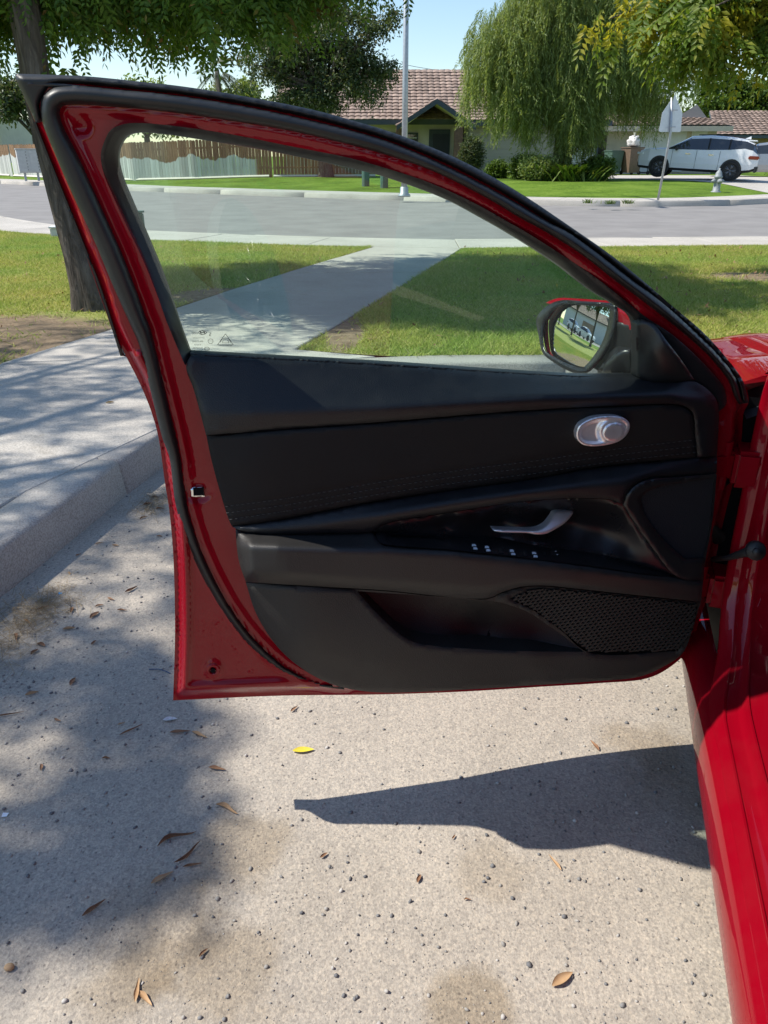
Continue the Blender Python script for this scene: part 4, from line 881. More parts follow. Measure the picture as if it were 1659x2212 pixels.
jsec = [(0, -.142), (.001, -.130), (.003, -.086), (-.001, -.083), (-.001, -.079), (.005, -.076), (.016, -.070), (.020, -.062), (.021, -.040), (.018, -.037), (.018, -.033), (.023, -.030), (.030, -.022), (.036, -.018), (.044, -.012), (.056, -.004), (.075, 0), (.11, -.001), (.15, -.012), (.19, -.045), (.20, -.09)]
sweep('door_jamb', jpath, jsec, M['red'], car).data.set_sharp_from_angle(angle=R(40))
def tsec(cq, cl, r, n=10): return [(cq + r * math.cos(a), cl + r * math.sin(a)) for a in np.linspace(0, 2 * math.pi, n + 1)[:-1]]
sweep('jamb_seal', jpath, tsec(-.012, -.150, .016), M['rubber'], car, True, True)
sweep('jamb_seal_lip', jpath, [(-.006, -.166), (-.016, -.176), (-.010, -.200), (.006, -.206)], M['rubber'], car)
sweep('sill_trim', jpath[:9], [(.004, -.20), (.012, -.25), (.06, -.30), (.10, -.31)], M['arm'], car)
def side(name, poly, holes, lf, mat, parent, g=.06, step=.04, sgn=1, ang=45):
    Ls = [resample(poly, step, True, ang)] + [resample(h, step, True, ang) for h in holes]; v, f = triangulate(Ls, g); l = lf(v[:, 0], v[:, 1])
    V = [C(a, (x if sgn > 0 else -1.80 - x), z) for (a, z), x in zip(v, l)]; o = raw_mesh(name, [tuple(p) for p in V], f, mat, parent, True); return o
def arc(ca, cz, r, a0, a1, n=14): return [(ca + r * math.cos(t), cz + r * math.sin(t)) for t in np.linspace(a0, a1, n)]
zs_a = [.05, .3, .5, .8, 1.2, 1.45]; zs_z = [.855, .835, .805, .765, .685, .60]
zs = lambda a: np.interp(a, zs_a, zs_z)
fl = lambda a, z: .010 + .022 * np.clip(1 - ((z - .55) / .34) ** 2, 0, 1) - .16 * np.clip((a - .9) / .6, 0, 1) ** 2
fend = [(.075, .20), (.06, .5), (.065, .86), (.3, .835), (.5, .805), (.8, .765), (1.2, .685), (1.45, .60), (1.52, .42), (1.46, .18), (.99, .17)] + arc(.63, .31, .36, R(-20), R(200))[1:] + [(.28, .18)]
qpoly = [(-1.10, .19), (-1.085, .55), (-1.10, .9), (-1.14, 1.36), (-1.5, 1.375), (-2.0, 1.335), (-2.5, 1.18), (-2.85, 1.05), (-3.2, 1.0), (-3.27, .75), (-3.24, .4), (-3.1, .24), (-2.47, .2)] + arc(-2.09, .31, .37, R(-20), R(200))[1:]
ql = lambda a, z: .012 + .018 * np.clip(1 - ((z - .55) / .36) ** 2, 0, 1) - .36 * np.maximum(z - .92, 0) - .2 * np.clip((-a - 2.6) / .65, 0, 1) ** 2
for sg in (1, -1):
    side('fender', fend, [], fl, M['red'], car, sgn=sg)
    side('rear_side', qpoly, [], ql, M['red'], car, .08, .06, sg)
    side('rear_window', [(-1.20, .955), (-1.22, 1.30), (-1.55, 1.315), (-1.95, 1.28), (-2.3, 1.15), (-2.5, 1.02), (-2.3, .97)], [], lambda a, z: ql(a, z) + .006, M['wind'], car, .1, .06, sg)
side('far_door', [(.07, .2), (.06, .86), (-.15, 1.0), (-.55, 1.29), (-.8, 1.36), (-1.14, 1.38), (-1.09, .9), (-1.08, .2)], [[(-.1, .93), (-.5, 1.2), (-.8, 1.29), (-1.05, 1.31), (-1.03, .94)]], ql, M['red'], car, .08, .06, -1)
side('far_window', [(-.09, .92), (-.5, 1.21), (-.8, 1.30), (-1.06, 1.32), (-1.04, .93)], [], lambda a, z: ql(a, z) - .008, M['wind'], car, .1, .06, -1)
side('rear_door_handle', [(-1.95, .80), (-1.75, .80), (-1.75, .835), (-1.95, .835)], [], lambda a, z: ql(a, z) + .02, M['red'], car, .02, .02)
def loft(name, rowsf, aa, mat, parent):
    V = []; F = []; k = 0
    for a in aa:
        r = rowsf(a); k = len(r); V += [C(a, l, z) for l, z in r]
    F = [(i * k + j, i * k + j + 1, (i + 1) * k + j + 1, (i + 1) * k + j) for i in range(len(aa) - 1) for j in range(k - 1)]
    return mesh(name, V, F, mat, parent, True)
def sym(h): return h + [(-1.80 - l, z) for l, z in h[::-1]]
def hood(a):
    z = zs(a); e = fl(a, z); top = z + .13 - .05 * max(0, (a - .9) / .6)
    return sym([(e, z - .004), (e - .008, z + .014), (e - .030, z + .034), (e - .075, z + .050), (e - .115, z + .058)])[:5] if False else sym([(e, z - .004), (e - .006, z + .012), (e - .022, z + .030), (e - .060, z + .046), (e - .115, z + .056)])[:5]
loft('fender_top', hood, np.linspace(.062, 1.47, 30), M['red'], car)
def hood2(a):
    z = zs(a); e = fl(a, z)
    return sym([(e - .121, z + .050), (e - .124, z + .058), (e - .19, z + .075), (e - .30, z + .082), (e - .5, z + .10), (-.9, z + .115)])
loft('hood', hood2, np.linspace(.16, 1.44, 26), M['red'], car)
loft('cowl', lambda a: sym([(-.02, .83), (-.12, .88), (-.5, .92), (-.9, .935)]), [.0, .08, .17], M['black'], car)
loft('nose', lambda a: sym([(-.15 - (a - 1.4) * .6, .62 - (a - 1.4) * .5), (-.5, .70 - (a - 1.4) * .5), (-.9, .72 - (a - 1.4) * .5)]), [1.40, 1.47, 1.53], M['red'], car)
loft('front_bumper', lambda a: sym([(-.12 - (1.56 - a) * .0, .15 + (a - 1.5) * 0), (-.4, .15), (-.9, .15)]) if a < 1.5 else sym([(-.20, .56), (-.5, .62), (-.9, .65)]), [1.45, 1.56], M['red'], car)
def roofrow(a):
    zr = float(np.interp(-a, [.55, .8, 1.1, 1.5, 2.0], [1.30, 1.37, 1.40, 1.405, 1.36])); e = -.36 * (zr - .06 - .92)
    return sym([(e + .02, zr - .055), (e - .02, zr - .03), (e - .08, zr - .01), (-.5, zr + .01), (-.9, zr + .02)])
loft('roof', roofrow, [-.60, -.8, -1.1, -1.5, -1.8, -2.02], M['red'], car)
loft('windscreen', lambda a: sym([(-.36 * max(0, np.interp(a, [-.6, .1], [1.30, .90]) - .92) - .05, np.interp(a, [-.6, .1], [1.28, .89])), (-.4, np.interp(a, [-.6, .1], [1.31, .915])), (-.9, np.interp(a, [-.6, .1], [1.325, .93]))]), np.linspace(-.6, .1, 6), M['wind'], car)
loft('rear_screen', lambda a: sym([(-.2, np.interp(a, [-2.75, -2.0], [1.06, 1.33])), (-.5, np.interp(a, [-2.75, -2.0], [1.09, 1.37])), (-.9, np.interp(a, [-2.75, -2.0], [1.10, 1.38]))]), [-2.75, -2.4, -2.0], M['wind'], car)
loft('boot_lid', lambda a: sym([(-.12, 1.01), (-.3, 1.06), (-.9, 1.09)]) if a > -3.2 else sym([(-.14, .35), (-.4, .3), (-.9, .28)]), [-2.73, -3.0, -3.19, -3.27], M['red'], car)
def wheel(center, ax, r, wdt, parent, spokes=5, world=True, rimmat='alloy'):
    ax = Vector(ax).normalized(); Mx = ax.to_track_quat('Z', 'Y').to_matrix()
    h = wdt / 2; mb = MB(); mb.lathe([(r * .68, -h), (r * .93, -h), (r, -h * .75), (r, h * .75), (r * .93, h), (r * .70, h), (r * .68, h * .9)], center, 28, Mx, False); ty = mb.build('tyre', M['tyre'], parent, True)
    mb = MB(); mb.lathe([(r * .69, h * .95), (r * .66, h * .8), (r * .62, h * .2), (r * .2, h * .15), (.001, h * .15)], center, 28, Mx, False)
    for i in range(spokes):
        a = 2 * math.pi * i / spokes
        for da in (-.16, .16):
            p0 = Vector((r * .10 * math.cos(a), r * .10 * math.sin(a), h * .75)); p1 = Vector((r * .67 * math.cos(a + da), r * .67 * math.sin(a + da), h * .8)); mb.tube([Vector(center) + Mx @ p0, Vector(center) + Mx @ p1], [r * .06, r * .045], 5)
    mb.lathe([(r * .14, h * .6), (r * .13, h * .85), (.001, h * .88)], center, 12, Mx, False)
    mb.build('rim', M[rimmat], ty, True); return ty
for aa in (.63, -2.09):
    for l, s in ((-.115, 1), (-1.685, -1)):
        lf = C(0, s, 0) - C(0, 0, 0); wheel(C(aa, l, .315), lf, .315, .205, car)
for aa in (.63, -2.09):
    mb = MB(); Mx = (C(0, 1, 0) - C(0, 0, 0)).to_track_quat('Z', 'Y').to_matrix(); mb.lathe([(.36, .0), (.37, -.25), (.30, -.28)], C(aa, -.02, .33), 24, Mx, False); mb.build('wheel_arch_liner', M['black'], car, True)
# mud flap edge of the fender, seen below the door
loft('rocker_panel', lambda a: [(-.045, .332), (-.020, .330), (-.004, .314), (.004, .285), (.004, .24), (-.008, .20), (-.05, .17)], [-1.12, -.8, -.5, -.34, -.2, -.05, .075, .18, .27], M['red'], car)
# dark plate for the gap's shade, hinges, check strap on the hinge pillar
mb = MB()
for z0, z1 in ((.40, .86),): mb.add([C(.05, .005, z0), C(.05, -.075, z0), C(.05, -.075, z1), C(.05, .005, z1)], [(0, 1, 2, 3)])
mb.build('hinge_gap_shade', M['hole'], car)
for z in (.735, .46):
    mb = MB(); mb.box(C(.005, -.035, z), (.05, .075, .075), -CA, .008); mb.box(C(-.01, .015, z), (.07, .02, .055), -CA + .4, .006)
    mb.lathe([(.011, -.05), (.011, .05)], C(-.005, .005, z), 12); hg = mb.build('hinge', M['red'], car)
    mb = MB(); mb.lathe([(.012, 0), (.012, .008), (.006, .010)], C(-.022, -.045, z + .015), 6, (C(-1, 0, 0) - C(0, 0, 0)).to_track_quat('Z', 'Y').to_matrix()); mb.lathe([(.012, 0), (.012, .008), (.006, .010)], C(-.022, -.045, z - .02), 6, (C(-1, 0, 0) - C(0, 0, 0)).to_track_quat('Z', 'Y').to_matrix()); mb.build('hinge_bolt', M['red'], hg)
P0 = Vector(D(np.array([(1540, 1208)]), -.01)[0]); r1 = rays((1632, 1189))[0]; P1 = Vector(r1 * (1.30 / r1[1])) + Vector((0, 0, CAM_H))
mb = MB(); mb.tube([P0, P0.lerp(P1, .4) + Vector((0, 0, -.004)), P0.lerp(P1, .75), P1], [.006, .006, .009, .012], 8); mb.lathe([(.017, -.012), (.019, .0), (.017, .012)], P1, 14, Vector((-.3, -1, .2)).to_track_quat('Z', 'Y').to_matrix()); mb.lathe([(.009, .012), (.009, .018)], P1, 6, Vector((-.3, -1, .2)).to_track_quat('Z', 'Y').to_matrix()); mb.build('check_strap', M['black'], car, True)
mb = MB(); mb.tube([C(.03, -.01, .70), C(.0, .03, .66), C(.0, .02, .60), C(.03, -.02, .56)], .016, 10); mb.build('wiring_boot', M['rubber'], car, True)
# cabin floor, seat, dashboard so that the opening is not hollow
mb = MB(); mb.box(C(-.55, -.90, .24), (1.30, 1.1, .04), math.pi / 2 - CA); mb.build('cabin_floor', M['cloth'], car)
mb = MB(); mb.box(C(-.02, -.92, .72), (1.45, .34, .34), -CA, .08); mb.build('dashboard', M['pad'], car, True)
mb = MB(); mb.box(C(-.86, -.52, .47), (.50, .52, .18), -CA, .06); mb.box(C(-1.16, -.52, .82), (.50, .16, .62), -CA, .06, Matrix.Rotation(-.28, 4, 'X')); mb.build('driver_seat', M['cloth'], car, True)
mb = MB(); mb.add(*(lambda n, r, q: ([Vector(C(-.42, -.52, .80)) + Matrix.Rotation(-CA, 3, 'Z') @ Vector(((r + q * math.cos(b)) * math.cos(a), (r + q * math.cos(b)) * math.sin(a) * -.4 + q * math.sin(b) * -.9, (r + q * math.cos(b)) * math.sin(a) * .9 + q * math.sin(b) * .4)) for a in np.linspace(0, 6.283, n + 1)[:-1] for b in np.linspace(0, 6.283, 9)[:-1]], [(i * 8 + j, i * 8 + (j + 1) % 8, ((i + 1) % n) * 8 + (j + 1) % 8, ((i + 1) % n) * 8 + j) for i in range(n) for j in range(8)]))(28, .18, .016)); mb.build('steering_wheel', M['pad'], car, True)

# ------------------------------------------------------------------ trees and plants
def tree(name, label, path, radii, spots, n, kind, mat, seed, rl=.07, size=(.5, .9), scale=(.8, 1.25), droop=.5, group=None, cat='tree', k=None, bark='bark', shell=.5, extra=None, bottom=-.6):
    rng = np.random.default_rng(seed); T = thing(name, label, cat, path[0], 0, group, world=True); P = []; tops = []
    tot = sum(r[0] * r[1] * r[2] for c, r in spots) ** (1.0)
    for c, r in spots:
        sh = r[0] * r[1] * r[2] / tot; kk = max(4, int((k or 40) * sh)); p, cs = clumps(c, r, kk, max(kk * 6, int(n * sh)), rng, size, bottom, shell); P.append(p); tops += [c] + [tuple(q) for q in cs[:max(2, kk // 5)]]
    P = np.vstack(P)
    if extra is not None: P = np.vstack([P, extra])
    trunk_mesh('trunk', path, radii, M[bark], T, tops, rl, -1, seed)
    foliage('crown', P, kind, M[mat], T, scale, droop, seed=seed + 1); return T
# the leaning shade tree on the lawn
b = gnd(192, 668, .14); b.x += .03; t1 = [(b.x, b.y, .10), (b.x - .03, b.y, .45), (b.x - .10, b.y + .02, .95), (b.x - .16, b.y + .03, 1.5), (b.x - .17, b.y + .05, 2.0), (b.x - .19, b.y + .1, 2.5), (b.x - .2, b.y + .15, 3.0)]
rg = np.random.default_rng(3)
rb_ = np.random.default_rng(78); XP = []  # extra sprays put sunward of chosen ground spots, added for their shade
for px_, py_ in ((480, 640), (560, 640), (650, 615), (740, 595), (830, 575), (520, 690), (600, 675), (700, 650), (560, 725), (650, 705), (760, 640), (900, 600), (1000, 590), (1110, 605), (1000, 700), (900, 685), (960, 640), (1180, 620), (430, 580), (520, 570)):
    q_ = gnd(px_, py_, .15); k_ = 19; h_ = rb_.uniform(3.2, 4.4, k_); XP.append(np.c_[q_.x + rb_.normal(0, .20, k_), q_.y + rb_.normal(0, .16, k_), h_ * 0 + .15] + h_[:, None] * np.array((SUN.x / SUN.z, SUN.y / SUN.z, 1)))
for px_, py_ in ((890, 605), (970, 600), (1050, 600), (1130, 605), (1210, 622), (940, 690), (1040, 695), (1120, 705), (860, 640), (1000, 640)):
    q_ = gnd(px_, py_, .15); k_ = 34; h_ = rb_.uniform(3.3, 4.4, k_); XP.append(np.c_[q_.x + rb_.normal(0, .24, k_), q_.y + rb_.normal(0, .15, k_), h_ * 0 + .15] + h_[:, None] * np.array((SUN.x / SUN.z, SUN.y / SUN.z, 1)))
tree('shade_tree', 'leafy shade tree with a grey leaning trunk on bare soil by the path', t1, [.118, .110, .104, .102, .104, .12, .11],
     [((-1.9, 7.3, 2.62), (1.3, 1.1, .45)), ((-.95, 7.7, 2.66), (.55, .7, .42)), ((-3.3, 7.2, 2.55), (.9, 1.0, .42)), ((-1.3, 6.9, 2.40), (.7, .4, .16)), ((-2.1, 6.8, 2.35), (.4, .4, .16)), ((-3.0, 6.7, 2.3), (.5, .4, .18)), ((-2.4, 7.2, 4.3), (2.0, 1.4, 1.0)), ((-1.2, 8.8, 3.4), (1.7, 1.2, .9)), ((-3.6, 8.4, 3.1), (1.2, 1.0, .7)), ((-.4, 7.9, 3.6), (1.2, 1.2, .5)), ((-1.5, 8.2, 2.95), (1.2, .8, .4))], 24000, 'pinnate', 'pist', 21, .085, (.36, .6), (.85, 1.35), .5, k=260, extra=np.vstack(XP))
rb_ = np.random.default_rng(77); XT = []  # added crown clumps, shaped to drop their shade on chosen spots of the bay
for px_, py_, r_ in ((60, 1480, .11), (200, 1450, .11), (330, 1480, .11), (400, 1545, .09), (330, 1600, .1), (420, 1650, .08), (340, 1720, .1), (430, 1760, .07), (40, 1850, .12), (150, 1870, .11), (370, 1850, .1), (440, 1900, .06), (120, 1960, .06), (250, 1910, .07), (330, 1960, .05), (20, 1960, .07), (130, 1400, .07), (260, 1390, .06), (480, 1555, .04)):
    q_ = gnd(px_, py_); k_ = int(46 * (r_ / .1) ** 2); h_ = rb_.uniform(4.3, 5.2, k_); XT.append(np.c_[q_.x + rb_.normal(0, r_ * .5, k_), q_.y + rb_.normal(0, r_ * .5, k_), h_ * 0] + h_[:, None] * np.array((SUN.x / SUN.z, SUN.y / SUN.z, 1)))
XT = np.vstack(XT); gp_ = XT[:, :2] - XT[:, 2:3] * np.array((SUN.x / SUN.z, SUN.y / SUN.z)); keep_ = np.ones(len(XT), bool)
for px_, py_, r_ in ((165, 1746, .16), (190, 1415, .12), (60, 1580, .10), (330, 1640, .08), (250, 1500, .07)):
    q_ = gnd(px_, py_); keep_ &= np.hypot(gp_[:, 0] - q_.x, gp_[:, 1] - q_.y) > r_      # openings cut in the canopy to let sun spots through
XT = XT[keep_]
# unseen neighbour whose shade lies over the footpath and the bay
tree('shade_tree', 'broad shade tree standing left of the sidewalk slabs, its shade falling on the kerb', [(-6.6, 1.6, .1), (-6.5, 1.7, 1.5), (-6.3, 1.9, 3.2)], [.2, .17, .15],
     [((-5.6, 3.1, 4.9), (1.9, 2.6, 1.0)), ((-6.8, 3.6, 5.4), (2.2, 2.4, 1.3)), ((-4.6, 2.0, 4.3), (.9, 1.0, .5)), ((-4.9, 5.0, 4.3), (1.0, 1.0, .6))], 2500, 'pinnate', 'pist', 31, .08, (.35, .65), (.75, 1.1), .8, k=110, extra=XT)
# autumn-tinted tree on the right, only a bough reaches in
tree('autumn_tree', 'tree with green leaves turning yellow, its bough hanging over the lawn', [(6.6, 9.3, .1), (6.4, 9.3, 1.6), (6.1, 9.2, 3.0)], [.17, .14, .12],
     [((3.25, 8.7, 2.78), (.85, .7, .34)), ((2.62, 8.6, 2.52), (.48, .4, .20)), ((2.95, 8.5, 2.42), (.7, .5, .26)), ((3.5, 8.5, 2.30), (.6, .5, .18)), ((3.75, 8.7, 2.38), (.45, .5, .20)), ((3.1, 8.7, 2.28), (.25, .3, .14)), ((4.6, 8.9, 3.0), (1.1, 1.0, .6)), ((5.6, 9.2, 4.0), (1.9, 1.8, 1.1)), ((3.6, 8.8, 3.3), (1.0, .8, .4))], 8000, 'pinnate', 'yell', 41, .05, (.22, .36), (1.25, 1.75), .7, k=190)
# pepper tree with hanging strands
rng = np.random.default_rng(5)
wb = Vector((7.0, 33.5, tz(7.0, 33.5)))
pt = thing('pepper_tree', 'tall weeping pepper tree with feathery hanging strands in front of the garage', 'tree', wb, 0, world=True)
trunk_mesh('trunk', [wb, wb + Vector((.1, 0, 1.2)), wb + Vector((-.1, 0, 2.6)), wb + Vector((.1, 0, 4.2))], [.42, .34, .3, .26], M['bark'], pt, [wb + Vector(v) for v in ((-3, -.5, 5.4), (-1.6, .8, 6.6), (.6, -.6, 7), (2.2, .4, 6.2), (3.2, 0, 4.8), (0, 1, 7.2), (-2, -1, 4.6))], .2, -1, 5)
P = []
for c, r, n in (((-2.2, 0, 4.9), (1.75, 1.6, 1.3), 460), ((-.6, 0, 6.3), (2.0, 1.7, 1.6), 560), ((1.4, 0, 5.8), (1.7, 1.6, 1.5), 460), ((3.4, .3, 4.0), (1.7, 1.4, .8), 280), ((-.2, -.3, 4.2), (1.9, 1.4, 1.0), 460), ((.3, -.8, 3.0), (1.1, .5, .6), 140)):
    q = ell(np.array(wb) + np.array(c), r, n, rng, .5, -.4); P.append(q)
    for j in range(3): P.append(q - np.array((0, 0, .85)) * (j + 1) * rng.uniform(.75, 1.05, (len(q), 1)) + rng.normal(0, .12, q.shape))
P = np.vstack(P); gap = np.sin(P[:, 0] * 2.3) + np.sin(P[:, 0] * 5.1 + 1); low = 1.05 + .55 * gap + .25 * np.abs(P[:, 0] - wb.x - .2)
low = low + np.where(P[:, 0] > wb.x + 1.1, .75, .15); P = P[P[:, 2] > low + .9]
foliage('crown', P, 'strand', M['pepper'], pt, (.8, 1.2), .0, seed=6)
# strap-leaved clump under it and clipped hedges
def strapplant(name, label, c, n, L, rng, mat='lily', group=None):
    T = thing(name, label, 'plant', c, 0, group, world=True); V = []; F = []
    for i in range(n):
        a = rng.uniform(0, 6.283); l = L * rng.uniform(.6, 1.1); o = rng.normal(0, L * .35, 2); d = np.array((math.cos(a), math.sin(a))); w = .03 * L / .8; nn = len(V); px = np.array((-d[1], d[0]))
        for s, k in enumerate((0, .35, .7, 1.0)):
            r = l * (k * .75) ; z = l * (k * 1.05 - k * k * .55); ww = w * (1 - k ** 3)
            p = np.array((c[0], c[1])) + o + d * r
            V += [(*(p - px * ww), c[2] + z), (*(p + px * ww), c[2] + z)]
        F += [(nn + 2 * s, nn + 2 * s + 1, nn + 2 * s + 3, nn + 2 * s + 2) for s in range(3)]
    mesh('leaves', V, F, M[mat], T); return T
strapplant('lily_clump', 'clump of arching strap leaves at the foot of the pepper tree', (wb.x + .1, wb.y - 1.6, tz(wb.x, wb.y - 1.6)), 420, 1.15, rng)
def bush(name, label, c, r, n, mat, seed, kind='small', scale=(1.2, 2), group=None, cat='shrub'):
    rng = np.random.default_rng(seed); T = thing(name, label, cat, c, 0, group, world=True); q = ell((c[0], c[1], c[2] + r[2]), r, n, rng, .45, -1) + rng.normal(0, .05, (n, 3)); q = q[q[:, 2] > c[2]]
    foliage('foliage', q, kind, M[mat], T, scale, .2, seed=seed); mb = MB()
    for i in range(5): mb.tube([(c[0], c[1], c[2] - .02), (c[0] + rng.normal(0, r[0] * .3), c[1] + rng.normal(0, r[1] * .3), c[2] + r[2])], [.03, .012], 5)
    mb.build('stem', M['bark'], T); return T
def gpt(x, Y): return (x, Y, tz(x, Y))
bush('hedge_bush', 'small clipped square bush beside the white downpipe', gpt(4.8, 35.5), (.42, .4, .30), 700, 'hedge', 11)
bush('hedge_bush', 'rounded clipped bush beside the strap-leaved clump', gpt(5.75, 34.6), (.55, .5, .42), 900, 'hedge', 12)
bush('hedge_bush', 'loose yellow-green bush on the garage side of the pepper tree', gpt(8.3, 32.6), (.62, .5, .40), 700, 'hedge', 13)
bush('wispy_shrub', 'wispy pale shrub spilling left of the strap-leaved clump', gpt(5.9, 32.2), (.75, .6, .45), 500, 'pepper', 14)
bush('porch_shrub', 'upright dark shrub against the taupe siding', gpt(4.2, 40.6), (.55, .5, .85), 900, 'oak', 15)
bush('far_hedge', 'round green bush behind the silver car', gpt(19.2, 40.5), (.8, .7, .55), 900, 'hedge', 16)
strapplant('lily_clump', 'spiky clump of leaves at the edge of the driveway', gpt(15.0, 27.6), 160, .62, rng)
for x_, y_, lab in ((1318, 441, 'ragged weed tuft growing from the far kerb joint, the larger one'), (1355, 440, 'small weed tuft beside the larger one at the far kerb'), (1270, 439, 'low weed tuft at the far kerb nearer the lamp post')):
    q_ = gnd(x_, y_, .15); strapplant('weed_tuft', lab, (q_.x, q_.y, .15), 60, .20, rng)
# trees further away
tree('dark_tree', 'dense dark tree in front of the tiled house, behind the street lamp', [(-2.6, 37.8, .3), (-2.7, 37.9, 2), (-2.6, 38, 3.4)], [.3, .25, .22],
     [((-4.2, 38, 4.6), (1.9, 1.6, 1.5)), ((-2.2, 38.2, 5.7), (2.2, 1.7, 1.6)), ((-1.0, 37.6, 4.3), (1.6, 1.4, 1.4)), ((-3, 38, 3.4), (2.4, 1.5, 1.0)), ((-.2, 37.4, 6.2), (.9, .9, .8))], 5200, 'broad', 'oak', 51, .14, (.5, .8), (1.3, 2.2), .4, k=130)
rg = np.random.default_rng(8)
for i, (x, Y, z, r, lab) in enumerate(((-17.2, 62, 4.2, (2.4, 2, 1.7), 'pale feathery tree rising beyond the fence, left of the palm'), (-10.6, 64, 4.4, (2.6, 2, 1.6), 'pale feathery tree rising beyond the fence, right of the palm'), (-24.5, 60, 4.6, (2.2, 2, 1.8), 'olive tree rising behind the leaning trunk'))):
    tree('far_tree', lab, [(x, Y, .3), (x, Y, 2.5)], [.3, .2], [((x, Y, z), r), ((x + 1.8, Y, z - .6), (1.6, 1.5, 1.1))], 1700, 'far', 'pepper' if i < 2 else 'oak', 60 + i, .12, (.5, .9), (.9, 1.5), .3, group='trees beyond the fence', k=70)
for i, (x, Y, z, r, lab) in enumerate(((25, 62, 4.4, (3.2, 2.4, 2.2), 'full green tree behind the tan house, left one'), (31.5, 60, 4.8, (3.4, 2.4, 2.6), 'full green tree behind the tan house, beside the chimney'), (19.5, 66, 3.6, (3, 2, 1.6), 'low olive tree over the ridge of the beige house'))):
    tree('far_tree', lab, [(x, Y, .3), (x, Y, 2.2)], [.35, .25], [((x, Y, z), r), ((x + 1.5, Y - .6, z - .8), (2.2, 1.6, 1.3))], 2400, 'far', 'oak' if i else 'hedge', 70 + i, .14, (.6, 1), (1.0, 1.7), .3, group='trees behind the tan house', k=90)
def palm(name, label, base, h, n, L, seed):
    rng = np.random.default_rng(seed); T = thing(name, label, 'palm tree', base, 0, world=True); b = Vector(base); mb = MB(); mb.tube([b, b + Vector((.1, 0, h * .5)), b + Vector((0, 0, h))], [.28, .2, .17], 9); mb.build('trunk', M['bark'], T, True); V = []; F = []
    for i in range(n):
        a = rng.uniform(0, 6.283); e = rng.uniform(-.7, 1.2); d = np.array((math.cos(a) * math.cos(e), math.sin(a) * math.cos(e), math.sin(e))); sd = np.array((-math.sin(a), math.cos(a), 0))
        for k in range(14):
            t = .3 + .7 * k / 13; p = np.array((b.x, b.y, b.z + h)) + d * L * t + np.array((0, 0, -.35 * L * t * t))
            for s in (-1, 1):
                q = p + (sd * s * .75 + d * .5 + np.array((0, 0, -.25))) * L * .34 * (1.15 - t * .7); nn = len(V); V += [tuple(p - d * .03 * L), tuple(p + d * .03 * L), tuple(q)]; F.append((nn, nn + 1, nn + 2))
    mesh('fronds', V, F, M['palm'], T); return T
pp = at(468, 150, 62); palm('palm_tree', 'tall fan palm standing beyond the fence, left of the dark tree', (pp.x, 62, .3), pp.z - .3, 26, 1.9, 81)
pp = at(14, 205, 95); palm('palm_tree', 'slender palm far off above the red-roofed house', (pp.x, 95, .3), pp.z - .3, 22, 1.6, 82)
pp = at(25, 207, 97); palm('palm_tree', 'twin palm beside the slender one above the red-roofed house', (pp.x, 97, .3), pp.z - .5, 22, 1.5, 83)

# ------------------------------------------------------------------ houses, fences
def tileroof(name, p00, p10, p11, p01, nx, ny, parent, mat='tile', under='trimblue'):
    """tiled slope: p00-p10 eave, p01-p11 ridge; every course steps over the one below, every tile is barrel shaped"""
    p00, p10, p11, p01 = [np.array(p, float) for p in (p00, p10, p11, p01)]; up = np.cross(p10 - p00, p01 - p00); up /= np.linalg.norm(up); up = up if up[2] > 0 else -up; V = []; F = []
    for j in range(ny):
        for i in range(nx):
            n = len(V); jit = random.uniform(-.006, .006)
            for v, lift in ((j / ny - .012, .075), ((j + 1) / ny, .02)):
                for q in range(5):
                    u = (i + q / 4) / nx; a = p00 + (p10 - p00) * u; c = p01 + (p11 - p01) * u
                    V.append(a + (c - a) * v + up * (lift + jit + .032 * math.sin(math.pi * q / 4)))
            F += [(n + q, n + q + 1, n + q + 6, n + q + 5) for q in range(4)]
            F.append((n + 4, n + 3, n + 2, n + 1, n))
    o = mesh(name, V, F, M[mat], parent); mesh('roof_deck', [tuple(p) for p in (p00, p10, p11, p01)] + [tuple(p - up * .12) for p in (p00, p10, p11, p01)], [(0, 1, 2, 3), (7, 6, 5, 4), (0, 4, 5, 1), (1, 5, 6, 2), (2, 6, 7, 3), (3, 7, 4, 0)], M[under], o); return o
h1 = thing('tiled_house', 'taupe house with a clay-tiled gable roof and brick porch posts', 'house', (2, 46, .39), 0, world=True)
mb = MB(); mb.box((-.6, 50.0, 1.55), (9.6, 8.4, 2.7)); w_ = mb.build('wall', M['wallA'], h1)
mesh('gable_wall', [(4.2, 45.9, 2.85), (4.2, 54.2, 2.85), (4.2, 50, 5.35)], [(0, 1, 2)], M['side'], h1)
for k in range(11):
    z = 2.95 + k * .21; hw = (5.35 - z) / 2.5 * 4.1; MB().box((4.235, 50, z + .1), (.04, 2 * hw, .20), 0, 0).build('board', M['side'], h1)
tileroof('main_roof', (-5.8, 44.9, 2.95), (4.75, 44.9, 2.95), (4.75, 50, 5.65), (-5.8, 50, 5.65), 32, 16, h1); tileroof('rear_roof', (4.75, 55.2, 2.95), (-5.8, 55.2, 2.95), (-5.8, 50, 5.65), (4.75, 50, 5.65), 20, 10, h1)
mb = MB(); mb.box((-.5, 44.86, 2.86), (10.7, .06, .26)); mb.build('fascia', M['trimblue'], h1)
for s, (ya, za) in ((-1, (44.9, 2.95)), (1, (55.2, 2.95))):
    mb = MB(); mb.add([(4.77, ya, za - .2), (4.77, 50, 5.45), (4.77, 50, 5.68), (4.77, ya, za + .03), (4.83, ya, za - .2), (4.83, 50, 5.45), (4.83, 50, 5.68), (4.83, ya, za + .03)], [(0, 1, 2, 3), (7, 6, 5, 4), (0, 4, 5, 1), (3, 2, 6, 7), (0, 3, 7, 4)]); mb.build('barge_board', M['trimblue'], h1)
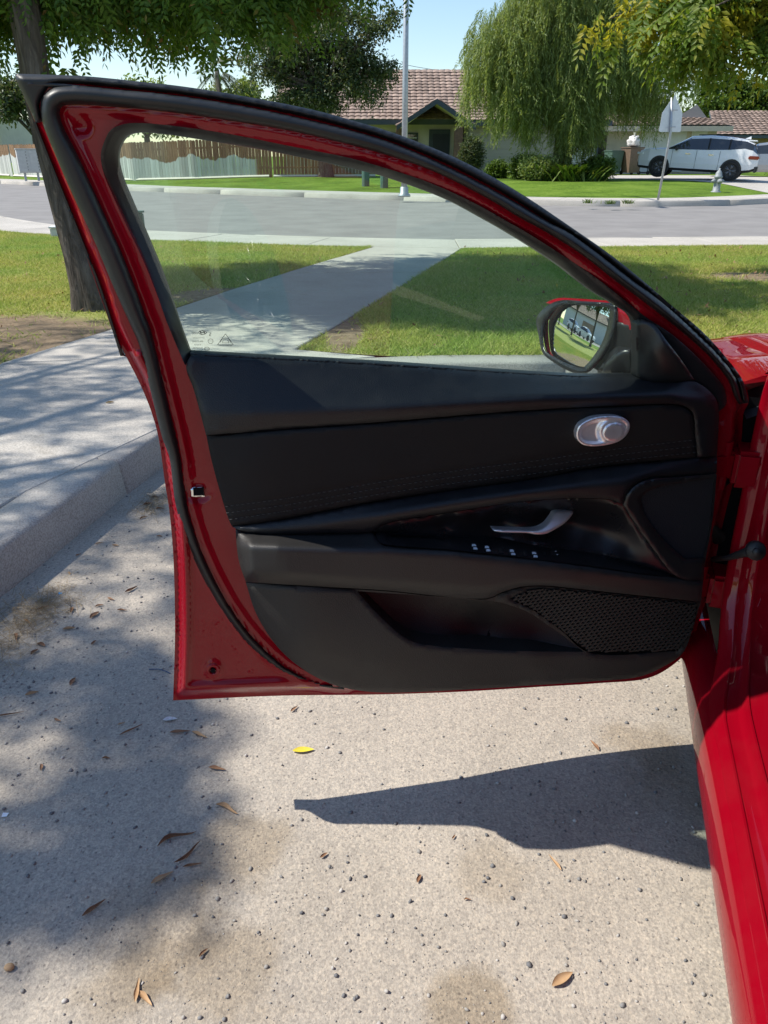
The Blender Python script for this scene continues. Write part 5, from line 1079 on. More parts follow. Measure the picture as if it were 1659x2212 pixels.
# porch gable
px, pz, pe, py = 2.62, 3.80, 2.62, 43.0
for s in (-1, 1):
    a, c = (px + s * 1.95, py, pe), (px + s * 1.95, 46.2, pe)
    tileroof('porch_roof', a if s > 0 else c, c if s > 0 else a, (px, 47.2 if s > 0 else py, pz) if s > 0 else (px, py, pz), (px, py, pz) if s > 0 else (px, 47.2, pz), 9, 7, h1, under='wallA')
    mb = MB(); mb.add([(px + s * 1.98, py - .03, pe - .20), (px, py - .03, pz - .22), (px, py - .03, pz + .02), (px + s * 1.98, py - .03, pe + .03), (px + s * 1.98, py + .03, pe - .20), (px, py + .03, pz - .22), (px, py + .03, pz + .02), (px + s * 1.98, py + .03, pe + .03)], [(0, 1, 2, 3), (7, 6, 5, 4), (0, 4, 5, 1), (0, 3, 7, 4)]); mb.build('porch_barge_board', M['trimblue'], h1)
    for k in range(3):
        q0, q1 = (px + s * 1.8, py + .5 + k * .9, pe - .05), (px + s * .1, py + .5 + k * .9, pz - .15); mb = MB(); mb.tube([q0, q1], .07, 4); mb.build('rafter', M['wallA'], h1)
mb = MB(); mb.box((px + 1.15, py + .35, 1.45), (.42, .42, 2.3)); mb.build('brick_post', M['brick'], h1); mb = MB(); mb.box((px - 1.85, py + .9, 1.45), (.30, .42, 2.3)); mb.build('brick_post', M['brick'], h1)
fr = MB().box((px + .35, 45.75, 1.45), (1.12, .10, 2.16)).build('front_door', M['trimblue'], h1); MB().box((px + .42, 45.72, 1.36), (.86, .10, 1.90), 0, .01).build('door_leaf', M['door'], fr)
fr = MB().box((.95, 45.76, 1.85), (1.75, .08, 1.05)).build('window', M['trimblue'], h1)
for dx in (-.42, .42): MB().box((.95 + dx, 45.735, 1.85), (.74, .06, .88)).build('pane', M['wind'], fr)
MB().box((.95, 45.715, 2.12), (1.6, .03, .05)).build('blind_rail', M['whitewood'], fr)
mb = MB(); mb.lathe([(.06, -.12), (.10, 0), (.08, .16), (.02, .22)], (4.4, 43.6, 1.95), 8); mb.build('porch_lamp', M['black'], h1)
MB().box((4.32, 43.72, 1.45), (.16, .03, .10)).build('house_number', M['black'], h1); MB().box((4.32, 43.72, 1.28), (.20, .04, .16)).build('letter_slot', M['black'], h1)
# garage wing, clad in lap boards
gx0, gx1, gy = 4.3, 11.0, 43.8
MB().box(((gx0 + gx1) / 2, gy + 4, 1.6), (gx1 - gx0, 8, 2.5)).build('garage_wall', M['side'], h1)
for k in range(13):
    z = .42 + k * .19; MB().box((6.8, gy - .02, z + .1), (4.9, .05, .188), 0, 0, Matrix.Rotation(.10, 4, 'X')).build('board', M['side'], h1)
gd = MB().box((10.0, gy - .05, 1.42), (1.75, .08, 2.05)).build('garage_door', M['whitewood'], h1)
for k in range(4): MB().box((10.0, gy - .10, .68 + k * .5), (1.70, .03, .47), 0, .01).build('door_panel', M['whitewood'], gd)
for x in (9.06, 10.94): MB().box((x, gy - .06, 1.45), (.14, .12, 2.2)).build('door_jamb', M['trimblue'], h1)
MB().box((10.0, gy - .06, 2.5), (2.0, .12, .12)).build('door_head', M['trimblue'], h1)
tileroof('garage_roof', (4.0, gy - .6, 2.85), (11.4, gy - .6, 2.85), (10.0, 49, 4.75), (4.4, 49, 4.75), 22, 13, h1)
MB().box((7.7, gy - .62, 2.74), (7.5, .06, .24)).build('gutter', M['trimblue'], h1)
MB().box((5.35, 37.0, .62), (.10, .10, .55)).build('downpipe', M['whitewood'], h1)
MB().box((4.9, gy - .08, 1.12), (.75, .04, .05)).build('vent_strip', M['whitewood'], h1)
# beige house and tan house on the right
h2 = thing('beige_house', 'pale beige stucco house behind the white car', 'house', (14, 46, .39), 0, world=True)
MB().box((14.3, 48, 1.6), (5.6, 8, 2.4)).build('wall', M['wallB'], h2)
tileroof('roof', (11.0, 43.3, 2.62), (17.6, 43.3, 2.62), (16.6, 47.5, 3.35), (11.6, 47.5, 3.35), 20, 10, h2); MB().box((14.3, 43.28, 2.50), (6.6, .10, .24)).build('gutter', M['wallB'], h2)
MB().box((12.6, 43.98, .55), (2.6, .06, .3)).build('plinth', M['wallA'], h2); MB().box((16.2, 43.97, 1.75), (.8, .05, 1.6)).build('shutter', M['whitewood'], h2)
MB().box((14.4, 43.97, 1.45), (2.3, .05, 1.9)).build('garage_door', M['whitewood'], h2)
mesh('gable', [(14.8, 45.5, 2.7), (17.4, 45.5, 2.7), (16.4, 45.5, 3.7)], [(0, 1, 2)], M['side'], h2)
h3 = thing('tan_house', 'low tan house with a wide clay-tiled roof at the end of the driveways', 'house', (26, 54, .39), 0, world=True)
MB().box((29, 57, 1.35), (16, 8, 2.0)).build('wall', M['wallC'], h3); tileroof('roof', (20.2, 52.2, 2.40), (37.2, 52.2, 2.40), (35, 58, 3.95), (21.8, 58, 3.95), 44, 14, h3)
MB().box((28.7, 52.2, 2.30), (17, .10, .16)).build('gutter', M['trimblue'], h3); MB().box((28.0, 57.6, 4.0), (.9, .8, .9)).build('chimney', M['wallB'], h3); MB().box((24.5, 52.95, 1.6), (.3, .1, .5)).build('wall_lamp', M['black'], h3)
h4 = thing('red_roofed_house', 'grey house with a low reddish tiled roof behind the left fence', 'house', (-34, 68, .6), 0, world=True)
MB().box((-38, 72, 2.4), (15, 8, 3.4)).build('wall', M['wallA'], h4); tileroof('roof', (-47, 66.8, 4.0), (-29.2, 66.8, 4.0), (-31.5, 73, 6.6), (-46, 73, 6.6), 30, 10, h4)
MB().box((-38, 66.75, 3.85), (18, .08, .3)).build('fascia', M['brick'], h4); MB().box((-33.5, 67.97, 2.7), (2.4, .08, 1.3)).build('window', M['wind'], h4)
# board fences, plank by plank
def fence(name, label, line, h, mat='plank', step=.145):
    L = along(line, max(2, int(sum(math.dist(a, b) for a, b in zip(line[:-1], line[1:])) / step))); T = thing(name, label, 'fence', (L[0][0], L[0][1], tz(*L[0])), 0, world=True)
    me = None
    for i in range(len(L) - 1):
        c = (L[i] + L[i + 1]) / 2; d = L[i + 1] - L[i]; hh = h + random.uniform(-.02, .02)
        if me is None:
            mb = MB(); mb.add([(-.067, -.01, 0), (.067, -.01, 0), (.067, .01, 0), (-.067, .01, 0), (-.067, -.01, h - .04), (.067, -.01, h - .04), (.067, .01, h - .04), (-.067, .01, h - .04), (-.04, -.01, h), (.04, -.01, h), (.04, .01, h), (-.04, .01, h)], [(0, 1, 5, 4), (1, 2, 6, 5), (2, 3, 7, 6), (3, 0, 4, 7), (4, 5, 9, 8), (5, 6, 10, 9), (6, 7, 11, 10), (7, 4, 8, 11), (8, 9, 10, 11)]); o = mb.build('plank', M[mat], T); me = o.data
        else: o = link('plank', me, None, T)
        o.location = (c[0], c[1], tz(*c) + hh - h - .02); o.rotation_euler = (0, random.uniform(-.006, .006), math.atan2(d[1], d[0]) + random.uniform(-.05, .05))
    for z in (.4, h - .35):
        mb = MB(); mb.tube([(*p, tz(*p) + z) for p in offset(L[::6], .05)], .04, 4); mb.build('rail', M['plank'], T)
    mb = MB(); mb.tube([(*p, tz(*p) + .04) for p in offset(L[::6], -.02)], .06, 4); mb.build('kickboard', M['wallA'], T); return T
fence('board_fence', 'long weathered board fence with a ragged whitewashed lower half', [(-20.5, 46.5), (-14.5, 40.8), (-11.5, 38.6), (-8.5, 37.8), (-5, 37.6)], 1.62)
fence('board_fence', 'board fence behind the cluster mailbox, whitewashed below', [(-40, 61), (-29, 53), (-23, 49), (-20.6, 46.6)], 1.62)
fence('side_fence', 'grey unpainted board fence in the shade of the dark tree', [(-4.95, 37.6), (-2.5, 37.9), (-.4, 38.4)], 1.55)

# ------------------------------------------------------------------ vehicles in the distance
def vehicle(name, label, paintm, st, wb, wr, loc, rz, pitch=0, scale=1, ws=(3, 4), rs=(8, 9), cab=(4, 8), clad=True, group=None):
    T = thing(name, label, 'car', loc, rz, group); T.rotation_euler = (0, pitch, rz); T.scale = (scale,) * 3
    def sec(x, zs_, zsh, zr, hw, hr): return [(x, hw * .88, zs_), (x, hw * .97, zs_ + .10), (x, hw, zs_ + .30), (x, hw * .985, (zs_ + zsh) / 2 + .12), (x, hw * .95, zsh), (x, hr + (hw - hr) * .25, zsh + (zr - zsh) * .80), (x, hr, zr - .03), (x, hr * .7, zr + .005), (x, 0, zr + .02)]
    S = [sec(*q) for q in st]; k = 9; body = MB(); glassm = MB(); lower = MB()
    for sgn in (1, -1):
        for i in range(len(S) - 1):
            for j in range(k - 1):
                q = [S[i][j], S[i + 1][j], S[i + 1][j + 1], S[i][j + 1]]; q = [(x, y * sgn, z) for x, y, z in q]
                g = (j == 4 and cab[0] <= i < cab[1]) or (j >= 4 and (ws[0] <= i < ws[1] or rs[0] <= i < rs[1])) and j > 3
                m = glassm if g else (lower if clad and j == 0 else body); m.add(q if sgn > 0 else q[::-1], [(0, 1, 2, 3)])
    for e in (0, -1):
        r = [(x, y, z) for x, y, z in S[e]] + [(x, -y, z) for x, y, z in S[e][::-1][1:]]; body.add(r if e else r[::-1], [tuple(range(len(r)))])
    b = body.build('body', paintm, T, True); glassm.build('windows', M['wind'], b, True)
    if clad: lower.build('cladding', M['black'], T)
    hw = max(q[4] for q in st)
    for x in (0, wb):
        for s in (1, -1):
            mb = MB(); Mx = Vector((0, s, 0)).to_track_quat('Z', 'Y').to_matrix()
            mb.lathe([(wr * 1.02, .0), (wr * 1.12, .006), (wr * 1.16, -.02)], (x, s * (hw + .004), wr * 1.05), 24, Mx, False); mb.lathe([(.01, .002), (wr * 1.06, .002)], (x, s * (hw + .003), wr * 1.05), 24, Mx, False); mb.build('wheel_arch', M['black'], T)
            wheel((x, s * (hw - .075), wr), (0, s, 0), wr, .22, T)
    # pillars between the side windows
    for xp in (st[cab[0]][0] - .75, st[cab[0]][0] - 1.55):
        for s in (1, -1):
            i = max(j for j in range(len(st)) if st[j][0] >= xp); f = (st[i][0] - xp) / (st[i][0] - st[i + 1][0] + 1e-9); q = [np.array(S[i][j]) * (1 - f) + np.array(S[i + 1][j]) * f for j in (4, 5)]
            mb = MB(); a, c = q; a = a * (1, s, 1); c = c * (1, s, 1); mb.tube([a, c], .035, 4); mb.build('pillar', M['black'], T)
    # lamps, door lines, handles, mirror
    xr = st[-1][0]; zt = st[-2][2]
    for s in (1, -1):
        mb = MB(); mb.box((xr + .20, s * (hw - .10), zt - .12), (.42, .16, .13), s * .25, .03); mb.build('tail_lamp', M['tail'], T)
        mb = MB(); mb.box((st[0][0] - .12, s * (hw - .22), st[1][2] - .08), (.30, .26, .09), -s * .5, .02); mb.build('headlight', M['print'], T)
        mb = MB(); mb.box((st[3][0] - .35, s * (hw + .08), st[3][2] + .03), (.12, .20, .14), 0, .03); mb.build('side_mirror', M['black'], T)
        for xh in (wb * .30, wb * .62):
            mb = MB(); mb.box((xh, s * (hw + .004), st[4][2] - .16), (.20, .03, .035), 0, .008); mb.build('door_handle', M['chrome'], T)
        for xh in (wb * .18, wb * .50, wb * .84):
            mb = MB(); mb.tube([(xh, s * (hw + .001), .38), (xh, s * (hw * .985 + .001), st[4][2])], .006, 4); mb.build('door_gap', M['black'], T)
    return T
suv = [(3.80, .46, .78, .80, .66, .55), (3.72, .30, .94, .98, .84, .66), (3.35, .28, 1.03, 1.07, .93, .74), (2.60, .27, 1.07, 1.12, .95, .80), (1.75, .27, 1.09, 1.60, .95, .62), (1.0, .27, 1.11, 1.66, .95, .63), (.2, .27, 1.15, 1.63, .95, .60), (-.40, .30, 1.22, 1.56, .94, .56), (-.72, .34, 1.16, 1.44, .92, .55), (-.92, .42, 1.02, 1.06, .86, .62), (-.99, .46, .92, .94, .80, .6)]
rw = Vector((14.05, 34.0, tz(14.05, 34) + .02)); fw = Vector((11.7, 35.1, tz(11.7, 35.1) + .16)); hd_ = math.atan2(fw.y - rw.y, fw.x - rw.x)
V = vehicle('white_crossover', 'white crossover with black wheels parked on the driveway', M['white'], suv, 2.86, .37, rw + Vector((-.35, -.75, -.02)), hd_, -.05, .93, (3, 4), (8, 9), (4, 8))
mb = MB()
for s in (1, -1): mb.tube([(1.5, s * .60, 1.66), (.6, s * .62, 1.70), (-.3, s * .56, 1.62)], .022, 6)
mb.build('roof_rail', M['black'], V)
mb = MB(); mb.add([(-.28, -.03, 1.60), (-.52, -.03, 1.58), (-.50, -.02, 1.70), (-.28, .03, 1.60), (-.52, .03, 1.58), (-.50, .02, 1.70)], [(0, 1, 2), (5, 4, 3), (0, 2, 5, 3), (1, 4, 5, 2)]); mb.build('shark_fin', M['white'], V)
mb = MB(); mb.box((-.62, 0, 1.53), (.35, 1.1, .05), 0, .015); mb.build('spoiler', M['white'], V)
mb = MB(); mb.box((-.93, 0, .48), (.16, 1.7, .26), 0, .04); mb.build('rear_bumper', M['black'], V); mb = MB(); mb.box((3.66, 0, .42), (.24, 1.6, .24), 0, .05); mb.build('front_bumper', M['black'], V)
sedan = [(3.55, .42, .62, .64, .64, .5), (3.48, .24, .72, .76, .80, .62), (3.1, .22, .84, .89, .89, .70), (2.35, .21, .90, .95, .90, .76), (1.45, .21, .94, 1.36, .90, .56), (.8, .21, .95, 1.43, .90, .57), (.1, .21, .96, 1.38, .90, .55), (-.45, .23, .99, 1.16, .89, .58), (-.6, .24, 1.0, 1.06, .88, .64), (-.98, .30, .98, 1.01, .84, .64), (-1.06, .38, .80, .82, .78, .6)]
vehicle('silver_sedan', 'silver sedan half hidden behind the white crossover', M['silver'], sedan, 2.7, .32, (18.15, 37.6, tz(18.15, 37.6)), hd_, 0, 1.0, (3, 4), (6, 8), (4, 6), False)

# ------------------------------------------------------------------ street furniture
b = gnd(873, 425, .152); T = thing('street_lamp', 'tall grey metal street lamp post on the far sidewalk', 'street lamp', b, 0, world=True)
mb = MB(); mb.tube([b, b + Vector((0, 0, 3)), b + Vector((0, 0, 8.6))], [.095, .082, .06], 14); mb.build('post', M['galv'], T, True)
mb = MB(); mb.lathe([(.19, 0), (.19, .05), (.13, .10), (.12, .26), (.10, .28)], b, 16); mb.build('base', M['galv'], T, True)
mb = MB(); mb.tube([b + Vector((0, 0, 8.5)), b + Vector((-.2, -.8, 8.9)), b + Vector((-.4, -2.0, 9.0))], .035, 8); mb.build('arm', M['galv'], T, True); mb = MB(); mb.box(b + Vector((-.45, -2.3, 8.98)), (.22, .6, .12), 0, .04); mb.build('lamp_head', M['galv'], T)
b = gnd(1421, 432, .152); q = at(1449, 285, b.y); tp = at(1452, 206, b.y); sgn_ = thing('road_sign', 'grey back of a pentagonal road sign on a leaning steel pole', 'sign', b, 0, world=True)
mb = MB(); mb.tube([b - Vector((0, 0, .05)), q, tp - Vector((0, 0, .05))], .032, 10); mb.build('pole', M['galv'], sgn_, True)
ax = (tp - b).normalized(); rt = Vector((1, .35, 0)).normalized(); rt = (rt - ax * rt.dot(ax)).normalized(); nn = ax.cross(rt).normalized(); c = q.lerp(tp, .5); hh = (tp - q).length
prof = [(-.33, 0), (.33, 0), (.35, .025), (.325, hh * .52), (.015, hh * 1.0), (-.015, hh * 1.0), (-.325, hh * .52), (-.35, .025)]
pts = [q + rt * x + ax * z + nn * (.045 if nn.y > 0 else -.045) for x, z in prof]; m_ = len(pts); bk = [p - nn * .004 for p in pts]
mesh('sign_plate', pts + bk, [tuple(range(m_)), tuple(range(m_, 2 * m_))[::-1]] + [(i, (i + 1) % m_, m_ + (i + 1) % m_, m_ + i) for i in range(m_)], M['signback'], sgn_)
for z in (.12, hh * .6): mb = MB(); mb.tube([q + rt * -.10 + ax * z - nn * (.036 if nn.y > 0 else -.036), q + rt * .10 + ax * z - nn * (.036 if nn.y > 0 else -.036)], .012, 6); mb.build('bracket', M['galv'], sgn_)
b = gnd(1546, 417, .17); T = thing('fire_hydrant', 'pale grey fire hydrant standing in the grass by the sidewalk', 'hydrant', b, 0, world=True)
mb = MB(); mb.lathe([(.16, -.02), (.16, .05), (.11, .07), (.105, .45), (.13, .46), (.13, .50), (.11, .52), (.095, .60), (.05, .67), (.03, .68), (.03, .74), (0.005, .74)], b, 16); mb.build('barrel', M['hyd'], T, True)
for v, r in (((1, .2, 0), .06), ((-1, -.2, 0), .06), ((.2, -1, 0), .075)):
    mb = MB(); mb.lathe([(r, .08), (r, .16), (r * .8, .19), (r * .3, .20), (r * .3, .23)], b + Vector((0, 0, .36)), 12, Vector(v).to_track_quat('Z', 'Y').to_matrix()); mb.build('nozzle', M['hyd'], T, True)
def bin_(name, label, loc, m, s=1):
    T = thing(name, label, 'bin', loc, .3); v = []
    for z, a in ((.08, .24), (.95, .30)):
        for sx, sy in ((-1, -1), (1, -1), (1, 1), (-1, 1)): v.append((sx * a * s, sy * a * s * 1.1, z * s))
    mesh('body', v, [(3, 2, 1, 0), (4, 5, 6, 7), (0, 1, 5, 4), (1, 2, 6, 5), (2, 3, 7, 6), (3, 0, 4, 7)], m, T)
    MB().box((0, .02, .98 * s), (.66 * s, .74 * s, .06), 0, .02).build('lid', m, T); MB().box((0, .36 * s, .92 * s), (.5 * s, .05, .04)).build('handle', M['black'], T)
    for sx in (-1, 1): mb = MB(); mb.lathe([(.10, -.03), (.10, .03)], (sx * .24 * s, .26 * s, .10), 12, Vector((1, 0, 0)).to_track_quat('Z', 'Y').to_matrix()); mb.build('wheel', M['black'], T)
    return T
bin_('wheelie_bin', 'green wheeled bin beside the garage door', gpt(11.45, 42.2), M['bing'], 1.1); B2 = bin_('wheelie_bin', 'brown wheeled bin heaped with a white rubbish bag', gpt(12.3, 42.0), M['binb'], 1.25)
T = thing('rubbish_bag', 'crumpled white rubbish bag on top of the brown bin', 'bag', (12.3, 42.0, tz(12.3, 42) + 1.27), 0); bm = bmesh.new(); bmesh.ops.create_icosphere(bm, subdivisions=3, radius=.33)
for v in bm.verts: v.co *= 1 + .22 * math.sin(v.co.x * 17 + 2) * math.sin(v.co.y * 15) + .1 * math.sin(v.co.z * 30); v.co.z = v.co.z * .8 + .22
me = bpy.data.meshes.new('bag'); bm.to_mesh(me); bm.free(); link('bag_film', me, M['bag'], T, True)
mb = MB(); mb.lathe([(.05, .55), (.03, .62), (.07, .72)], (0, 0, -.08), 10); mb.build('bag_knot', M['bag'], T)
T = thing('kick_scooter', 'small dark scooter leaning by the brown bin', 'scooter', gpt(13.05, 42.2), 0, world=True); q = Vector(gpt(13.05, 42.2))
mb = MB(); mb.tube([q + Vector((.2, 0, .1)), q + Vector((-.25, 0, .1))], .03, 6); mb.build('deck', M['black'], T); mb = MB(); mb.tube([q + Vector((.2, 0, .1)), q + Vector((.0, 0, .85))], .02, 6); mb.tube([q + Vector((-.15, -.1, .85)), q + Vector((.18, .1, .85))], .02, 6); mb.build('handlebar', M['black'], T)
for x in (.2, -.25): mb = MB(); mb.lathe([(.09, -.02), (.09, .02)], q + Vector((x, 0, .09)), 12, Vector((0, 1, 0)).to_track_quat('Z', 'Y').to_matrix()); mb.build('wheel', M['black'], T)
# cluster mailbox
b = gnd(70, 388, .25); mz = tz(b.x, b.y); T = thing('cluster_mailbox', 'grey cluster mailbox with rows of small doors on two legs', 'mailbox', (b.x, b.y, mz), .5)
MB().box((0, 0, .82), (1.0, .45, .98), 0, .02).build('cabinet', M['mail'], T)
for r in range(7):
    for cc in range(2): dr = MB().box((-.24 + cc * .48, -.235, 1.21 - r * .125), (.44, .03, .11), 0, .006).build('letter_door', M['mail'], T); MB().box((-.24 + cc * .48 + .12, -.254, 1.21 - r * .125), (.04, .012, .03)).build('lock', M['black'], dr)
for x in (-.28, .28): MB().box((x, 0, .16), (.10, .10, .36)).build('leg', M['galv'], T)
MB().box((0, 0, 1.33), (1.06, .52, .05), 0, .015).build('cap', M['mail'], T)
b = gnd(125, 512, .14); T = thing('utility_box', 'small pale utility box set in the grass by the trunk', 'utility box', b, .2); MB().box((0, 0, .06), (.17, .20, .16), 0, .02).build('box', M['whitewood'], T); MB().box((0, 0, .145), (.20, .23, .025), 0, .008).build('lid', M['whitewood'], T)
for x_, y_, lab in ((790, 402, 'green metal transformer post beside the shaded fence'), (830, 404, 'slim green metal post nearer the street lamp')):
    b = gnd(x_, y_, .25); T = thing('green_post', lab, 'post', b, 0); mb = MB(); mb.lathe([(.14, -.05), (.14, .85), (.16, .86), (.16, .95), (.05, 1.0)], (0, 0, 0), 10); mb.build('shaft', M['bing'], T); MB().box((0, -.15, .7), (.12, .03, .2)).build('plate', M['bing'], T)
b = gnd(305, 497, .14); T = thing('green_marker', 'short green marker box at the near edge of the street', 'marker', b, 0); MB().box((0, 0, .13), (.12, .12, .3), 0, .02).build('body', M['bing'], T); MB().box((0, 0, .29), (.14, .14, .03)).build('cap', M['bing'], T)
T = thing('power_line', 'two thin power lines crossing the sky behind the lamp post', 'cable', at(700, 60, 80), 0, world=True)
for y0, y1 in ((70, 152), (95, 170)):
    a, c_ = at(560, y0 - 10, 80), at(1100, y1 + 22, 80); mb = MB(); mb.tube([a.lerp(c_, k / 8) - Vector((0, 0, .5 * math.sin(math.pi * k / 8))) for k in range(9)], .018, 4); mb.build('cable', M['black'], T)

# ------------------------------------------------------------------ what the door mirror looks at: the left end of the lawn
sheet('side_street', [(-27, 0), (-27, 20), (-24, 34), (-33, 38), (-38, 24), (-38, 0)], .10, M['asphalt'], 2.5)
slabs('side_sidewalk', [(-25.6, y) for y in range(0, 31, 3)], [(-26.9, y) for y in range(0, 31, 3)], .16, M['farwalk'])
sheet('side_lawn', [(-14, 2.2), (-24, 19.5), (-18, 25), (-20, 33), (-25.5, 30), (-25.5, -2), (-12, -8), (-6.2, -6.2)], .14, M['farlawn'], 1.2)
vehicle('white_sedan', 'white sedan parked along the side street, seen in the door mirror', M['white'], sedan, 2.7, .32, (-29.0, 17.0, .10), R(-75), 0, 1.05, (3, 4), (6, 8), (4, 6), False)
vehicle('white_van', 'tall white utility car further up the side street, seen in the door mirror', M['white'], suv, 2.86, .37, (-31.5, 23.0, .10), R(-82), 0, 1.0, (3, 4), (8, 9), (4, 8))
h5 = thing('side_house', 'pale house with a brown garage door across the side street', 'house', (-44, 22, .2), 0, world=True); MB().box((-45, 22, 2.0), (8, 24, 3.8)).build('wall', M['whitewood'], h5)
MB().box((-40.96, 22, 1.5), (.1, 4.6, 2.4)).build('garage_door', M['wallC'], h5); tileroof('roof', (-40.4, 9, 3.7), (-40.4, 35, 3.7), (-45, 35, 5.6), (-45, 9, 5.6), 30, 9, h5); mesh('rear_slope', [(-49.6, 9, 3.7), (-49.6, 35, 3.7), (-45, 35, 5.6), (-45, 9, 5.6)], [(0, 1, 2, 3)], M['tile'], h5)
for i, (x, y, lab) in enumerate(((-18.5, 13.6, 'round-headed street tree on the side lawn, nearer the leaning shade tree'), (-17.5, 9.2, 'round-headed street tree on the side lawn, nearer the unseen corner'), (-21, 19.5, 'round-headed street tree at the far end of the side lawn'))):
    tree('street_tree', lab, [(x, y, .1), (x + .1, y, 1.2), (x, y + .1, 2.2)], [.16, .13, .11], [((x, y, 4.0), (1.7, 1.7, 1.2)), ((x + .4, y + .9, 3.3), (1.1, 1.1, .7))], 1300, 'far', 'oak', 90 + i, .08, (.4, .7), (.6, 1.0), .4, k=60)

# ------------------------------------------------------------------ litter on the ground
def scatter_mesh(name, P, S, A, tv, tf, mat, label, cat, rng, tilt=.5, zoff=0):
    tv = np.asarray(tv, float); tf = np.asarray(tf); m = len(P); a = A; t = rng.normal(0, tilt, m); sx = rng.uniform(.75, 1.3, m); sy = rng.uniform(.75, 1.3, m)
    x = tv[None, :, 0] * (S * sx)[:, None]; y = tv[None, :, 1] * (S * sy)[:, None]; z = tv[None, :, 2] * S[:, None]
    x2 = x * np.cos(t)[:, None] - z * np.sin(t)[:, None]; z2 = x * np.sin(t)[:, None] + z * np.cos(t)[:, None]
    X = x2 * np.cos(a)[:, None] - y * np.sin(a)[:, None] + P[:, None, 0]; Y = x2 * np.sin(a)[:, None] + y * np.cos(a)[:, None] + P[:, None, 1]; Z = z2 + P[:, None, 2] + zoff
    o = raw_mesh(name, np.stack([X, Y, Z], -1).reshape(-1, 3), (tf[None] + (np.arange(m) * len(tv))[:, None, None]).reshape(-1, tf.shape[1]), mat); tag(o, label, cat, kind='stuff'); return o
rng = np.random.default_rng(17)
bm = bmesh.new(); bmesh.ops.create_icosphere(bm, subdivisions=1, radius=1); bm.verts.index_update()
pv = np.array([tuple(v.co) for v in bm.verts]) * (1, .8, .62) * rng.uniform(.8, 1.18, (len(bm.verts), 1)); pf = np.array([[v.index for v in f.verts] for f in bm.faces]); bm.free()
n = 24000; u = rng.random(n); P = np.c_[rng.uniform(-2.2, 1.1, n), .45 + 3.3 * u ** 1.5, np.zeros(n)]; dens = .55 + .45 * np.sin(P[:, 0] * 3.1 + 1) * np.sin(P[:, 1] * 2.7); P = P[(rng.random(n) < dens + .15) & inpoly(P[:, :2], lot)]
S = .0012 + .0050 * rng.random(len(P)) ** 6.5; P[:, 2] = S * .25
scatter_mesh('gravel', P, S, rng.uniform(0, 6.283, len(P)), pv, pf, M['pebble'], 'loose grey gravel scattered over the worn pavement', 'gravel', rng)
lv = [(-1, 0, .05), (-.3, .35, .12), (.5, .22, .04), (1, 0, .14), (.5, -.24, .10), (-.3, -.33, .02)]; lf_ = [(0, 1, 2), (0, 2, 5), (2, 4, 5), (2, 3, 4)]
n = 2200; P = np.c_[rng.uniform(-5, 6, n), rng.uniform(4.8, 11, n), np.full(n, .175)]; P = P[inpoly(P[:, :2], leftlawn) | inpoly(P[:, :2], rightlawn)]; rngk = rng.random(len(P)) < np.where(P[:, 0] > 1.2, .85, .35); P = P[rngk]
scatter_mesh('leaf_litter', P, rng.uniform(.012, .03, len(P)), rng.uniform(0, 6.283, len(P)), lv, lf_, M['litter'], 'small fallen leaves scattered over the lawns', 'leaves', rng)
# straw and debris swept against the kerb
P = []
for x_, y_, k, sp in ((60, 1330, 420, .055), (110, 1310, 320, .05), (25, 1395, 260, .05), (340, 1085, 260, .045), (325, 1100, 160, .04)):
    g0 = gnd(x_, y_); P.append(np.c_[rng.normal(g0.x, sp, k), rng.normal(g0.y, sp * 1.5, k), np.abs(rng.normal(.003, .007, k)) + .002])
P = np.vstack(P); sv = [(-1, -.03, 0), (1, -.02, .05), (1, .02, .05), (-1, .03, 0)]
scatter_mesh('straw', P, rng.uniform(.008, .028, len(P)), rng.uniform(0, 6.283, len(P)), sv, [(0, 1, 2, 3)], M['straw'], 'dry straw and chaff gathered against the kerb', 'straw', rng, .3)
# single leaves and husks that can be picked out
def husk(label, px, py, L, ang, curl, mat, wd=.30, name='dry_leaf', group=None, twist=0, z=0):
    L = L * .86
    b = gnd(px, py, z); T = tag(mesh(name, *husk_mesh(L, wd, curl, twist), M[mat], None, True), label, 'leaf', group); T.location = (b.x, b.y, z + .001); T.rotation_euler = (0, 0, ang); return T
def husk_mesh(L, wd, curl, twist, n=9, m=5):
    V = []; F = []
    for i in range(n):
        s = i / (n - 1); w = L * wd * (math.sin(math.pi * min(1, s * 1.02 + .03)) ** .7) * (.9 + (.22 * math.sin(s * 7) if wd < .35 else .06 * math.sin(s * 7))) * .62
        for j in range(m):
            t = (j / (m - 1) - .5) * 2; a = t * (.5 + curl); r = w / max(.5 + curl, .4)
            V.append((L * (s - .5), r * math.sin(a) + L * twist * math.sin(s * 5) * .12, .002 + r * (1 - math.cos(a)) + L * .10 * (s - .5) ** 2 * (1 if twist >= 0 else 2)))
    for i in range(n - 1):
        for j in range(m - 1): F.append((i * m + j, i * m + j + 1, (i + 1) * m + j + 1, (i + 1) * m + j))
    return V, F
husk('bright yellow leaf lying on the sunlit pavement below the door', 656, 1623, .060, .10, .3, 'yleaf', .36, 'yellow_leaf')
husk('pale curled leaf with a torn edge on the pavement beside the sill', 1215, 2118, .055, .55, .8, 'tan', .42)
husk('long twisted brown pod, the upper of a crossed pair on the damp patch', 382, 1812, .095, .62, 1.5, 'dry', .18, 'seed_pod', None, 1)
husk('straight brown pod, the lower of a crossed pair on the damp patch', 408, 1845, .080, .85, 1.5, 'dry', .17, 'seed_pod', None, -.6)
husk('stubby rolled leaf lying beside the crossed pods', 417, 1871, .045, .25, 1.4, 'dry', .22)
husk('pale split leaf lying left of the crossed pods', 352, 1898, .055, .65, .9, 'tan', .28)
